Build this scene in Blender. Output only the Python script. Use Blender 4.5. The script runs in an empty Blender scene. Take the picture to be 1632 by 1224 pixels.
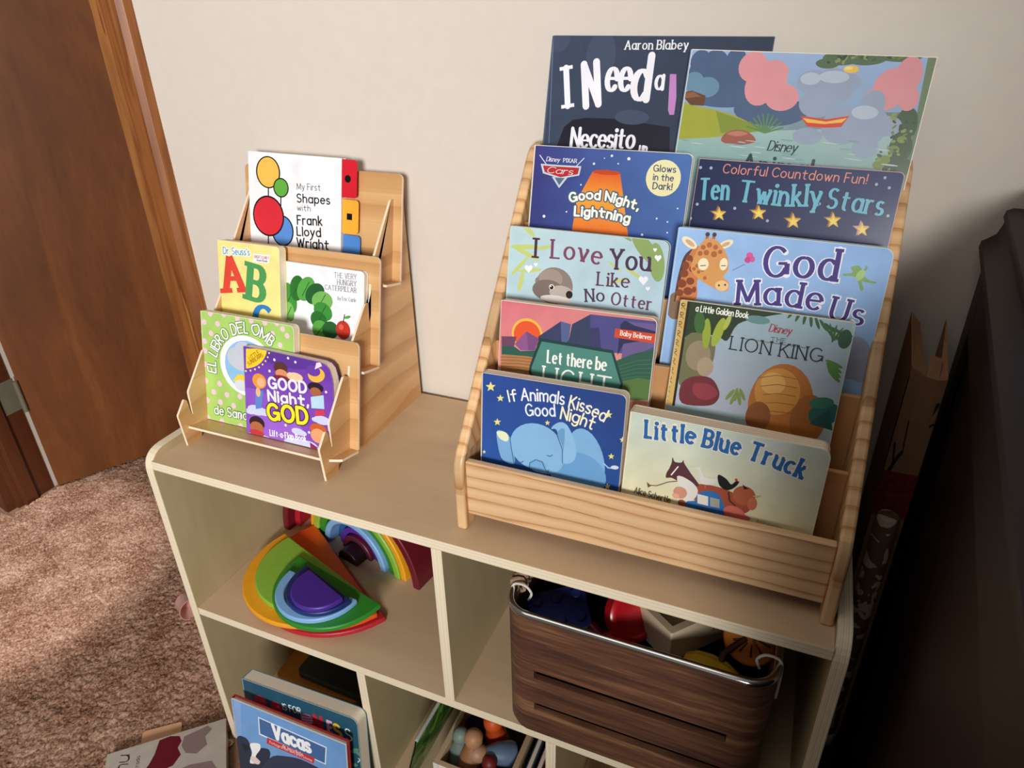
import bpy, bmesh, math, random
from mathutils import Vector, Matrix, Euler, geometry
rnd = random.Random(7)
SC = bpy.context.scene
COL = SC.collection
R = math.radians

# ---------------------------------------------------------------- camera
cam = bpy.data.cameras.new('camera'); cam_ob = bpy.data.objects.new('camera', cam); COL.objects.link(cam_ob)
cam.sensor_fit = 'HORIZONTAL'; cam.sensor_width = 36.0
cam.lens = 1105.39 / 1632 * 36.0
cam.clip_start = 0.02
cam_ob.location = (0.8037, -0.8701, 1.1730)
cam_ob.rotation_euler = (R(61.8934), R(1.1930), R(22.7543))
SC.camera = cam_ob
# ---------------------------------------------------------------- light and exposure
SC.view_settings.view_transform = 'Standard'
SC.view_settings.look = 'None'
SC.view_settings.exposure = 0.0
SC.view_settings.gamma = 1.0
SC.view_settings.use_curve_mapping = False
wd = bpy.data.worlds.new('room_light'); SC.world = wd; wd.use_nodes = True
wd.node_tree.nodes['Background'].inputs[0].default_value = (1.0, 0.95, 0.9, 1)
wd.node_tree.nodes['Background'].inputs[1].default_value = 0.14
def aim(o, tgt):
    o.rotation_euler = (Vector(tgt) - o.location).to_track_quat('-Z', 'Y').to_euler()
def spot(name, loc, tgt, power, color, size, angle, blend):
    l = bpy.data.lights.new(name, 'SPOT'); l.energy = power; l.color = color; l.shadow_soft_size = size
    l.spot_size = R(angle); l.spot_blend = blend
    o = bpy.data.objects.new(name, l); COL.objects.link(o); o.location = loc; aim(o, tgt); return o
def area(name, loc, tgt, power, color, sx, sy):
    l = bpy.data.lights.new(name, 'AREA'); l.energy = power; l.color = color; l.shape = 'RECTANGLE'; l.size = sx; l.size_y = sy
    o = bpy.data.objects.new(name, l); COL.objects.link(o); o.location = loc; aim(o, tgt); return o
spot('window_light', (1.30, -2.8, 1.45), (-.70, 0, 1.06), 400, (1.0, .98, .955), .30, 73, 1.0)
spot('carpet_fill_spot', (-.50, -.70, 2.5), (-.84, -.20, 0), 185, (1.0, .95, .93), .05, 18, .35)  # added spot without a fixture, makes the bright carpet patch near the door
area('overhead_fill', (.2, -1.1, 2.5), (.2, -.3, 0), 6.0, (1.0, .92, .84), 1.2, 1.2)  # added overhead fill, no fixture; lifts page tops and level surfaces
area('hall_fill', (-.9, .9, 1.9), (-1.1, .3, .4), 6, (1.0, .82, .72), .4, .4)  # unseen light added to brighten the hall wall in the door gap

# ---------------------------------------------------------------- helpers
def lin(h, k=1.0):
    v = [int(h[i:i+2], 16) / 255 for i in (0, 2, 4)]
    return tuple((c / 12.92 if c <= .04045 else ((c + .055) / 1.055) ** 2.4) * k for c in v) + (1.0,)
def nmat(name):
    m = bpy.data.materials.new(name); m.use_nodes = True
    nt = m.node_tree; b = nt.nodes['Principled BSDF']
    return m, nt, b
def mat(name, h, rough=.5, metal=0, var=.06, scale=30, bump=0, coat=0):
    m, nt, b = nmat(name)
    c = lin(h)
    n = nt.nodes.new('ShaderNodeTexNoise'); n.inputs['Scale'].default_value = scale; n.inputs['Detail'].default_value = 4
    tc = nt.nodes.new('ShaderNodeTexCoord'); nt.links.new(tc.outputs['Object'], n.inputs['Vector'])
    rp = nt.nodes.new('ShaderNodeValToRGB'); nt.links.new(n.outputs['Fac'], rp.inputs['Fac'])
    rp.color_ramp.elements[0].position = .3; rp.color_ramp.elements[1].position = .7
    rp.color_ramp.elements[0].color = tuple(x * (1 - var) for x in c[:3]) + (1,)
    rp.color_ramp.elements[1].color = tuple(min(1, x * (1 + var)) for x in c[:3]) + (1,)
    nt.links.new(rp.outputs['Color'], b.inputs['Base Color'])
    b.inputs['Roughness'].default_value = rough; b.inputs['Metallic'].default_value = metal
    b.inputs['Coat Weight'].default_value = coat
    if bump:
        bp = nt.nodes.new('ShaderNodeBump'); bp.inputs['Strength'].default_value = bump; bp.inputs['Distance'].default_value = .002
        nt.links.new(n.outputs['Fac'], bp.inputs['Height']); nt.links.new(bp.outputs['Normal'], b.inputs['Normal'])
    return m
def wood(name, stops, stretch=(1, 1, 1), scale=8, rings=0, rough=.45, distort=1.2, fine=.25, rot=(0, 0, 0)):
    """procedural wood; small stretch values run along the grain"""
    m, nt, b = nmat(name); N = nt.nodes.new; K = nt.links.new
    tc = N('ShaderNodeTexCoord'); mp = N('ShaderNodeMapping'); mp.inputs['Scale'].default_value = stretch; mp.inputs['Rotation'].default_value = rot
    K(tc.outputs['Object'], mp.inputs['Vector'])
    n1 = N('ShaderNodeTexNoise'); n1.inputs['Scale'].default_value = scale; n1.inputs['Detail'].default_value = 5; n1.inputs['Distortion'].default_value = distort
    K(mp.outputs[0], n1.inputs['Vector'])
    fac = n1.outputs['Fac']
    if rings:
        ml = N('ShaderNodeMath'); ml.operation = 'MULTIPLY'; ml.inputs[1].default_value = rings; K(fac, ml.inputs[0])
        fr = N('ShaderNodeMath'); fr.operation = 'FRACT'; K(ml.outputs[0], fr.inputs[0]); fac = fr.outputs[0]
    n2 = N('ShaderNodeTexNoise'); n2.inputs['Scale'].default_value = scale * 9; n2.inputs['Detail'].default_value = 3; K(mp.outputs[0], n2.inputs['Vector'])
    mx = N('ShaderNodeMath'); mx.operation = 'MULTIPLY_ADD'; mx.inputs[1].default_value = fine; K(n2.outputs['Fac'], mx.inputs[0])
    sb = N('ShaderNodeMath'); sb.operation = 'MULTIPLY'; sb.inputs[1].default_value = 1 - fine; K(fac, sb.inputs[0]); K(sb.outputs[0], mx.inputs[2])
    rp = N('ShaderNodeValToRGB'); K(mx.outputs[0], rp.inputs['Fac'])
    el = rp.color_ramp.elements
    while len(el) < len(stops): el.new(.5)
    for e, (p, h) in zip(el, stops): e.position = p; e.color = lin(h)
    K(rp.outputs['Color'], b.inputs['Base Color']); b.inputs['Roughness'].default_value = rough
    return m
def grain(name, tones, line, along, across, period, amp=.6, block=None, rough=.4, lw=.22):
    """softwood with thin darker growth lines; block = (axis, length) gives finger-jointed pieces"""
    m, nt, b = nmat(name); N = nt.nodes.new; K = nt.links.new
    def mth(op, a, c=None):
        n = N('ShaderNodeMath'); n.operation = op
        for i, q in ((0, a), (1, c)):
            if q is None: continue
            if isinstance(q, (int, float)): n.inputs[i].default_value = q
            else: K(q, n.inputs[i])
        return n.outputs[0]
    tc = N('ShaderNodeTexCoord'); sp = N('ShaderNodeSeparateXYZ'); K(tc.outputs['Object'], sp.inputs[0])
    off = 0.0; tone = None
    if block:
        ix = mth('FLOOR', mth('DIVIDE', sp.outputs[block[0]], block[1])); wn = N('ShaderNodeTexWhiteNoise'); wn.noise_dimensions = '1D'; K(ix, wn.inputs['W']); off = mth('MULTIPLY', wn.outputs['Value'], 7.0); tone = wn.outputs['Value']
    cb = N('ShaderNodeCombineXYZ'); K(mth('MULTIPLY', sp.outputs[along], 3.0), cb.inputs[0]); K(mth('MULTIPLY', sp.outputs[across], 14.0), cb.inputs[1])
    if block: K(off, cb.inputs[2])
    n1 = N('ShaderNodeTexNoise'); n1.inputs['Scale'].default_value = 1.0; n1.inputs['Detail'].default_value = 2; K(cb.outputs[0], n1.inputs['Vector'])
    ph = mth('ADD', mth('DIVIDE', sp.outputs[across], period), mth('MULTIPLY', n1.outputs['Fac'], amp * 6))
    if block: ph = mth('ADD', ph, mth('MULTIPLY', mth('SUBTRACT', tone, .5), mth('MULTIPLY', sp.outputs[along], 60.0)))
    fr = mth('FRACT', ph)
    cb2 = N('ShaderNodeCombineXYZ'); K(mth('MULTIPLY', sp.outputs[along], 25.0), cb2.inputs[0]); K(mth('MULTIPLY', sp.outputs[across], 500.0), cb2.inputs[1])
    n2 = N('ShaderNodeTexNoise'); n2.inputs['Scale'].default_value = 1.0; K(cb2.outputs[0], n2.inputs['Vector'])
    fac = mth('ADD', mth('MULTIPLY', fr, .8), mth('MULTIPLY', n2.outputs['Fac'], .3))
    rp = N('ShaderNodeValToRGB'); K(fac, rp.inputs['Fac']); el = rp.color_ramp.elements
    st = [(.12, tones[0]), (.55, tones[1]), (1 - lw, tones[0]), (.97, line), (1, tones[1])]
    while len(el) < len(st): el.new(.5)
    for e, (p, h) in zip(el, st): e.position = p; e.color = lin(h)
    out = rp.outputs['Color']
    if block:
        hs = N('ShaderNodeHueSaturation'); K(out, hs.inputs['Color']); K(mth('ADD', mth('MULTIPLY', tone, .4), .78), hs.inputs['Value']); out = hs.outputs['Color']
    K(out, b.inputs['Base Color']); b.inputs['Roughness'].default_value = rough
    return m
def ply(name, axis, period, stops, rough=.6):
    """layered edge of plywood or a page block, striped across the thickness axis"""
    m, nt, b = nmat(name); N = nt.nodes.new; K = nt.links.new
    tc = N('ShaderNodeTexCoord'); sp = N('ShaderNodeSeparateXYZ'); K(tc.outputs['Object'], sp.inputs[0])
    dv = N('ShaderNodeMath'); dv.operation = 'DIVIDE'; dv.inputs[1].default_value = period; K(sp.outputs[axis], dv.inputs[0])
    fr = N('ShaderNodeMath'); fr.operation = 'FRACT'; K(dv.outputs[0], fr.inputs[0])
    n = N('ShaderNodeTexNoise'); n.inputs['Scale'].default_value = 160; K(tc.outputs['Object'], n.inputs['Vector'])
    ad = N('ShaderNodeMath'); ad.operation = 'MULTIPLY_ADD'; ad.inputs[1].default_value = .25; K(n.outputs['Fac'], ad.inputs[0]); K(fr.outputs[0], ad.inputs[2])
    rp = N('ShaderNodeValToRGB'); K(ad.outputs[0], rp.inputs['Fac']); el = rp.color_ramp.elements
    while len(el) < len(stops): el.new(.5)
    for e, (p, h) in zip(el, stops): e.position = p; e.color = lin(h)
    K(rp.outputs['Color'], b.inputs['Base Color']); b.inputs['Roughness'].default_value = rough
    return m
def print_mat(name, rough=.32, k=1.0, coat=.0):
    m, nt, b = nmat(name)
    a = nt.nodes.new('ShaderNodeAttribute'); a.attribute_name = 'print_colour'
    n = nt.nodes.new('ShaderNodeTexNoise'); n.inputs['Scale'].default_value = 40; n.inputs['Detail'].default_value = 3
    tc = nt.nodes.new('ShaderNodeTexCoord'); nt.links.new(tc.outputs['Object'], n.inputs['Vector'])
    mr = nt.nodes.new('ShaderNodeMapRange'); mr.inputs['To Min'].default_value = .9 * k; mr.inputs['To Max'].default_value = 1.1 * k
    nt.links.new(n.outputs['Fac'], mr.inputs['Value'])
    mx = nt.nodes.new('ShaderNodeVectorMath'); mx.operation = 'SCALE'
    nt.links.new(a.outputs['Color'], mx.inputs[0]); nt.links.new(mr.outputs[0], mx.inputs['Scale'])
    nt.links.new(mx.outputs[0], b.inputs['Base Color']); b.inputs['Roughness'].default_value = rough
    b.inputs['Specular IOR Level'].default_value = .22; b.inputs['Coat Weight'].default_value = coat; b.inputs['Coat Roughness'].default_value = .12
    return m

class MB:
    """collects faces into one mesh"""
    def __init__(s): s.v = []; s.f = []; s.m = []; s.c = []
    def add(s, pts, faces, mi=0, col=None):
        o = len(s.v); s.v += [tuple(p) for p in pts]
        for f in faces:
            s.f.append([o + i for i in f]); s.m.append(mi); s.c.append(col)
    def face(s, pts, mi=0, col=None): s.add(pts, [range(len(pts))], mi, col)
    def box(s, x0, x1, y0, y1, z0, z1, mi=0):
        p = [(x, y, z) for x in (x0, x1) for y in (y0, y1) for z in (z0, z1)]
        s.add(p, [(0, 1, 3, 2), (4, 6, 7, 5), (0, 4, 5, 1), (2, 3, 7, 6), (0, 2, 6, 4), (1, 5, 7, 3)], mi)
    def prism(s, out, axis, t0, t1, mi=0, me=None, holes=()):
        me = mi if me is None else me
        mp = {'x': lambda a, b, t: (t, a, b), 'y': lambda a, b, t: (a, t, b), 'z': lambda a, b, t: (a, b, t)}[axis]
        loops = [list(out)] + [list(h) for h in holes]
        flat = [p for l in loops for p in l]
        tris = geometry.tessellate_polygon([[Vector((p[0], p[1], 0)) for p in l] for l in loops])
        for t in (t0, t1):
            if holes: s.add([mp(a, b, t) for a, b in flat], tris, mi)
            else: s.add([mp(a, b, t) for a, b in flat], [range(len(flat))], mi)
        for l in loops:
            n = len(l)
            s.add([mp(a, b, t0) for a, b in l] + [mp(a, b, t1) for a, b in l], [(i, (i + 1) % n, n + (i + 1) % n, n + i) for i in range(n)], me)
    def lathe(s, prof, seg=24, mi=0, M=None):
        pts = []
        for r, z in prof:
            for k in range(seg):
                a = 2 * math.pi * k / seg; p = Vector((r * math.cos(a), r * math.sin(a), z)); pts.append(M @ p if M else p)
        fs = []
        for i in range(len(prof) - 1):
            for k in range(seg):
                fs.append((i * seg + k, i * seg + (k + 1) % seg, (i + 1) * seg + (k + 1) % seg, (i + 1) * seg + k))
        fs.append(tuple(range(seg))); fs.append(tuple(range((len(prof) - 1) * seg, len(prof) * seg)))
        s.add(pts, fs, mi)
    def tube(s, path, r, seg=10, mi=0, closed=False):
        path = [Vector(p) for p in path]; n = len(path); rings = []
        up = Vector((0, 0, 1))
        for i in range(n):
            a = path[(i - 1) % n] if (closed or i) else path[i]; b = path[(i + 1) % n] if (closed or i < n - 1) else path[i]
            t = (b - a).normalized(); x = t.cross(up if abs(t.z) < .9 else Vector((0, 1, 0))).normalized(); y = x.cross(t)
            rings.append([path[i] + (x * math.cos(2 * math.pi * k / seg) + y * math.sin(2 * math.pi * k / seg)) * r for k in range(seg)])
        pts = [p for q in rings for p in q]; fs = []
        for i in range(n if closed else n - 1):
            j = (i + 1) % n
            for k in range(seg): fs.append((i * seg + k, i * seg + (k + 1) % seg, j * seg + (k + 1) % seg, j * seg + k))
        if not closed: fs += [tuple(range(seg)), tuple(range((n - 1) * seg, n * seg))]
        s.add(pts, fs, mi)
    def build(s, name, mats, parent=None, bevel=0, smooth=False, seg=2, fix=True):
        me = bpy.data.meshes.new(name); me.from_pydata(s.v, [], s.f)
        for m in (mats if isinstance(mats, (list, tuple)) else [mats]): me.materials.append(m)
        me.polygons.foreach_set('material_index', s.m)
        if any(c is not None for c in s.c):
            at = me.color_attributes.new('print_colour', 'FLOAT_COLOR', 'CORNER')
            for p in me.polygons:
                c = s.c[p.index] or (.8, .8, .8, 1)
                for k, li in enumerate(p.loop_indices): at.data[li].color = c[k] if isinstance(c, list) else c
        if fix:
            bm = bmesh.new(); bm.from_mesh(me); bmesh.ops.remove_doubles(bm, verts=bm.verts, dist=1e-6)
            bmesh.ops.recalc_face_normals(bm, faces=bm.faces); bm.to_mesh(me); bm.free()
        me.update()
        if smooth:
            me.polygons.foreach_set('use_smooth', [True] * len(me.polygons)); me.set_sharp_from_angle(angle=R(40))
        o = bpy.data.objects.new(name, me); COL.objects.link(o)
        if parent: o.parent = parent
        if bevel:
            md = o.modifiers.new('bevel', 'BEVEL'); md.width = bevel; md.segments = seg; md.limit_method = 'ANGLE'; md.angle_limit = R(40)
        return o
def rrect(x0, y0, x1, y1, r, n=5):
    r = r if isinstance(r, (list, tuple)) else [r] * 4   # corners: bottom-left, bottom-right, top-right, top-left
    out = []
    for (cx, cy, a0), q in zip(((x0, y0, 180), (x1, y0, 270), (x1, y1, 0), (x0, y1, 90)), r):
        if q <= 0: out.append((cx, cy)); continue
        ox = cx + (q if cx == x0 else -q); oy = cy + (q if cy == y0 else -q)
        for k in range(n + 1):
            a = R(a0 + 90 * k / n); out.append((ox + q * math.cos(a), oy + q * math.sin(a)))
    return out
def rpoly(pts, n=4):
    """polygon with rounded corners; pts are (x, y, radius)"""
    out = []; m = len(pts)
    for i in range(m):
        p = Vector(pts[i][:2]); r = pts[i][2] if len(pts[i]) > 2 else 0
        if r <= 0: out.append(tuple(p)); continue
        a = Vector(pts[i - 1][:2]) - p; b = Vector(pts[(i + 1) % m][:2]) - p
        d = min(r, a.length * .45, b.length * .45); a = p + a.normalized() * d; b = p + b.normalized() * d
        for k in range(n + 1):
            t = k / n; out.append(tuple((1 - t) ** 2 * a + 2 * t * (1 - t) * p + t * t * b))
    return out
def label(o, lab, cat, group=None, kind=None):
    if lab: o['label'] = lab
    if cat: o['category'] = cat
    if group: o['group'] = group
    if kind: o['kind'] = kind
    return o
def thing(name, lab, cat, loc=(0, 0, 0), rot=(0, 0, 0), group=None):
    o = bpy.data.objects.new(name, None); COL.objects.link(o); o.location = loc; o.rotation_euler = rot; o.empty_display_size = .02
    return label(o, lab, cat, group)
def struct(o, lab=None, cat=None): o['kind'] = 'structure'; label(o, lab, cat); return o
def bez(pts, n=8):
    """smooth path through points (Catmull-Rom)"""
    P = [Vector(p) for p in pts]; P = [P[0]] + P + [P[-1]]; out = []
    for i in range(1, len(P) - 2):
        for k in range(n):
            t = k / n; a, b, c, d = P[i-1], P[i], P[i+1], P[i+2]
            out.append(.5 * ((2*b) + (c-a)*t + (2*a-5*b+4*c-d)*t*t + (3*b-a-3*c+d)*t**3))
    return out + [P[-2]]

# ---------------------------------------------------------------- lettering: single-stroke alphabet, cap height 1
GL = {
'A':"0,0 .38,1 .76,0;.13,.35 .63,.35",'B':"0,0 0,1;0,1 @.3,.76,.27,.24,90,-90 0,.52;0,.52 @.3,.26,.32,.26,90,-90 0,0",
'C':"@.42,.5,.42,.5,42,318",'D':"0,0 0,1;0,1 @.28,.5,.46,.5,90,-90 0,0",'E':"0,0 0,1;0,1 .6,1;0,.52 .5,.52;0,0 .62,0",
'F':"0,0 0,1;0,1 .52,1;0,.52 .42,.52",'G':"@.42,.5,.42,.5,42,335;.5,.45 .84,.45;.84,.45 .84,.08",'H':"0,0 0,1;.66,0 .66,1;0,.52 .66,.52",
'I':"0,0 0,1",'J':"@.2,.22,.22,.22,200,360 .42,1",'K':"0,0 0,1;0,.4 .58,1;.2,.58 .64,0",'L':"0,0 0,1;0,0 .52,0",
'M':"0,0 .06,1;.06,1 .45,.1;.45,.1 .84,1;.84,1 .9,0",'N':"0,0 0,1;0,1 .68,0;.68,0 .68,1",'O':"@.44,.5,.44,.5,90,450",
'P':"0,0 0,1;0,1 @.3,.74,.3,.26,90,-90 0,.48",'R':"0,0 0,1;0,1 @.3,.74,.28,.26,90,-90 0,.48;.28,.48 .62,0",
'S':"@.3,.75,.27,.25,35,270 @.3,.25,.3,.25,90,-145",'T':"0,1 .84,1;.42,1 .42,0",'U':"0,1 @.33,.32,.33,.32,180,360 .66,1",'V':"0,1 .36,0;.36,0 .72,1",
'W':"0,1 .26,0;.26,0 .5,.85;.5,.85 .74,0;.74,0 1,1",'X':"0,0 .62,1;0,1 .62,0",'Y':"0,1 .34,.48;.68,1 .34,.48;.34,.48 .34,0",'Z':"0,1 .6,1;.6,1 0,0;0,0 .6,0",
'a':"@.29,.33,.29,.33,40,320;.58,.66 .58,0",'b':"0,1 0,0;@.29,.33,.29,.33,160,-160",'c':"@.3,.33,.3,.33,45,315",'d':"@.29,.33,.29,.33,40,320;.58,1 .58,0",
'e':".02,.36 .57,.36;@.3,.33,.29,.33,5,318",'f':"@.3,.8,.17,.2,50,180 .13,0;-.08,.62 .4,.62",'g':"@.29,.33,.29,.33,40,320;.58,.66 .58,-.04 @.29,-.04,.29,.26,0,-150",
'h':"0,1 0,0;@.26,.38,.26,.28,165,0 .52,0",'i':"0,.66 0,0;*0,.92",'j':".1,.66 @-.05,-.06,.15,.2,0,-120;*.1,.92",'k':"0,1 0,0;0,.24 .42,.64;.15,.38 .48,0",
'l':"0,1 0,0",'m':"0,.66 0,0;@.2,.42,.2,.24,165,0 .4,0;@.6,.42,.2,.24,165,0 .8,0",'n':"0,.66 0,0;@.26,.38,.26,.28,165,0 .52,0",'o':"@.3,.33,.3,.33,90,450",
'p':"0,.66 0,-.3;@.29,.33,.29,.33,160,-160",'r':"0,.66 0,0;@.24,.4,.24,.26,165,55",'s':"@.22,.49,.19,.17,35,270 @.22,.16,.22,.16,90,-145",
't':".14,.92 @.3,.16,.16,.16,180,290;-.08,.64 .44,.64",'u':"0,.66 @.26,.28,.26,.28,180,345;.52,.66 .52,0",'v':"0,.66 .26,0;.26,0 .52,.66",
'w':"0,.66 .2,0;.2,0 .38,.58;.38,.58 .56,0;.56,0 .76,.66",'x':"0,0 .46,.66;0,.66 .46,0",'y':"0,.66 .27,.02;.54,.66 .12,-.3",'z':"0,.66 .44,.66;.44,.66 0,0;0,0 .46,0",
',':".06,.08 0,-.14",'.':"*0,.04",'!':"0,1 0,.3;*0,.04","'":"0,1 -.02,.76",'-':"0,.36 .26,.36",'&':".6,0 .12,.76 @.26,.82,.16,.18,170,0 .06,.3 @.24,.2,.22,.2,140,350",
}
STY = {  # half width, thin/thick contrast, serif length, slant, round caps, spacing
'thin': (.052, .9, 0, 0, 1, .15), 'sans': (.058, .9, 0, .05, 1, .15), 'bold': (.085, .85, 0, 0, 1, .11), 'fat': (.125, .9, 0, 0, 1, .06), 'hand': (.07, 1, 0, .04, 1, .12),
'serif': (.084, .58, .11, 0, 0, .15), 'serift': (.05, .8, .09, 0, 0, .17), 'serifx': (.13, .5, .2, 0, 0, .12), 'slab': (.1, .9, .12, 0, 0, .15),
'brush': (.09, .5, 0, .06, 1, .05), 'brushi': (.085, .5, .16, .03, 1, .05), 'script': (.065, .55, 0, .22, 1, .04)}
def glyph(ch):
    out = []; dots = []
    for st in GL.get(ch, '').split(';'):
        if not st: continue
        if st[0] == '*': dots.append(tuple(map(float, st[1:].split(',')))); continue
        p = []
        for tk in st.split():
            if tk[0] == '@':
                cx, cy, rx, ry, a0, a1 = map(float, tk[1:].split(','))
                n = max(3, int(abs(a1 - a0) / 18))
                p += [(cx + rx * math.cos(R(a0 + (a1 - a0) * k / n)), cy + ry * math.sin(R(a0 + (a1 - a0) * k / n))) for k in range(n + 1)]
            else: p.append(tuple(map(float, tk.split(','))))
        q = [p[0]]
        for a in p[1:]:
            if (a[0]-q[-1][0])**2 + (a[1]-q[-1][1])**2 > 1e-5: q.append(a)
        out.append(q)
    return out, dots
def ribbon(pts, hw, contrast, cap):
    """list of quads for a brush stroke, split at sharp corners"""
    polys = []; segs = [[pts[0]]]
    for i in range(1, len(pts)):
        segs[-1].append(pts[i])
        if i < len(pts) - 1:
            a = math.atan2(pts[i][1]-pts[i-1][1], pts[i][0]-pts[i-1][0]); b = math.atan2(pts[i+1][1]-pts[i][1], pts[i+1][0]-pts[i][0])
            if abs((b - a + math.pi) % (2 * math.pi) - math.pi) > R(50): segs.append([pts[i]])
    for sg in segs:
        L, Rr = [], []
        n = len(sg)
        for i, p in enumerate(sg):
            a = sg[max(0, i-1)]; b = sg[min(n-1, i+1)]; dx, dy = b[0]-a[0], b[1]-a[1]; l = math.hypot(dx, dy) or 1; dx /= l; dy /= l
            w = hw * (contrast + (1 - contrast) * abs(dy) ** 1.3)
            L.append((p[0] - dy * w, p[1] + dx * w)); Rr.append((p[0] + dy * w, p[1] - dx * w))
            if cap and i in (0, n-1):
                s = -1 if i == 0 else 1; a0 = math.atan2(dy, dx) + (math.pi if i == 0 else 0)
                polys.append([(p[0] + w * math.cos(a0 + t), p[1] + w * math.sin(a0 + t)) for t in [math.pi * (k / 6 - .5) for k in range(7)]])
        polys.append([(L, Rr)])
    return polys
def strokes_of(text, style, h, base, extra):
    """polygons (lists of points, mm) for text laid along a baseline polyline"""
    hw, con, ser, sl, cap, sp = STY[style]
    x = 0; items = []
    for ch in text:
        if ch == ' ': x += .4; continue
        st, dots = glyph(ch)
        xs = [p[0] for s in st for p in s] + [d[0] for d in dots]
        if not xs: continue
        x0, x1 = min(xs), max(xs); items.append((st, dots, x - x0 + hw)); x += x1 - x0 + sp + hw * 2
    total = max(x - sp, .01)
    seg = [math.hypot(base[i+1][0]-base[i][0], base[i+1][1]-base[i][1]) for i in range(len(base)-1)]; Ln = sum(seg)
    kx = Ln / total
    def place(px, py):
        px += sl * py
        s = px * kx; i = 0
        while i < len(seg) - 1 and s > seg[i]: s -= seg[i]; i += 1
        t = s / (seg[i] or 1); a, b = base[i], base[i+1]; dx, dy = (b[0]-a[0]) / (seg[i] or 1), (b[1]-a[1]) / (seg[i] or 1)
        return (a[0] + dx * s - dy * py * h, a[1] + dy * s + dx * py * h)
    out = []
    w = hw * h + extra
    for st, dots, ox in items:
        for s in st:
            pts = [place(p[0] + ox, p[1]) for p in s]
            for pl in ribbon(pts, w, con, cap or extra > 0):
                if isinstance(pl[0][0], list):
                    Lq, Rq = pl[0]
                    out.append([[Rq[i], Rq[i+1], Lq[i+1], Lq[i]] for i in range(len(Lq)-1)])
                else: out.append([pl])
            if ser:
                for e, f in ((0, 1), (-1, -2)):
                    p, q = s[e], s[f]
                    if abs(p[1]-q[1]) > .8 * abs(p[0]-q[0]) and any(abs(p[1]-v) < .03 for v in (0, 1, .66, -.3)):
                        c = p[1]; half = (ser + hw * .6); t = hw * con * 1.1 + extra / h
                        if .6 < c < .7: a0, a1 = -half, hw * .5
                        else: a0, a1 = -half, half
                        e2 = extra / h
                        A = place(p[0] + ox + a0, c); B = place(p[0] + ox + a1, c)
                        d = Vector((B[0]-A[0], B[1]-A[1])); d.normalize(); nn = Vector((-d.y, d.x)) * t * h; d *= extra
                        A = Vector(A) - d; B = Vector(B) + d
                        out.append([[tuple(A - nn), tuple(B - nn), tuple(B + nn), tuple(A + nn)]])
        for d in dots:
            c = place(d[0] + ox, d[1]); r = w * 1.25
            out.append([[(c[0] + r * math.cos(2*math.pi*k/12), c[1] + r * math.sin(2*math.pi*k/12)) for k in range(12)]])
    return out
def clip(poly, win):
    """keep the part of a polygon inside a convex outline (counter-clockwise); points carry optional extras"""
    n = len(win)
    for i in range(n):
        a, b = win[i], win[(i+1) % n]; ex, ey = b[0]-a[0], b[1]-a[1]
        sd = lambda p: ex * (p[1]-a[1]) - ey * (p[0]-a[0])
        out = []
        for j in range(len(poly)):
            p, q = poly[j], poly[(j+1) % len(poly)]; s0, s1 = sd(p), sd(q)
            if s0 >= 0: out.append(p)
            if (s0 >= 0) != (s1 >= 0):
                t = s0 / (s0 - s1); out.append((p[0] + t*(q[0]-p[0]), p[1] + t*(q[1]-p[1])))
        poly = out
        if len(poly) < 3: return []
    return poly
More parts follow.
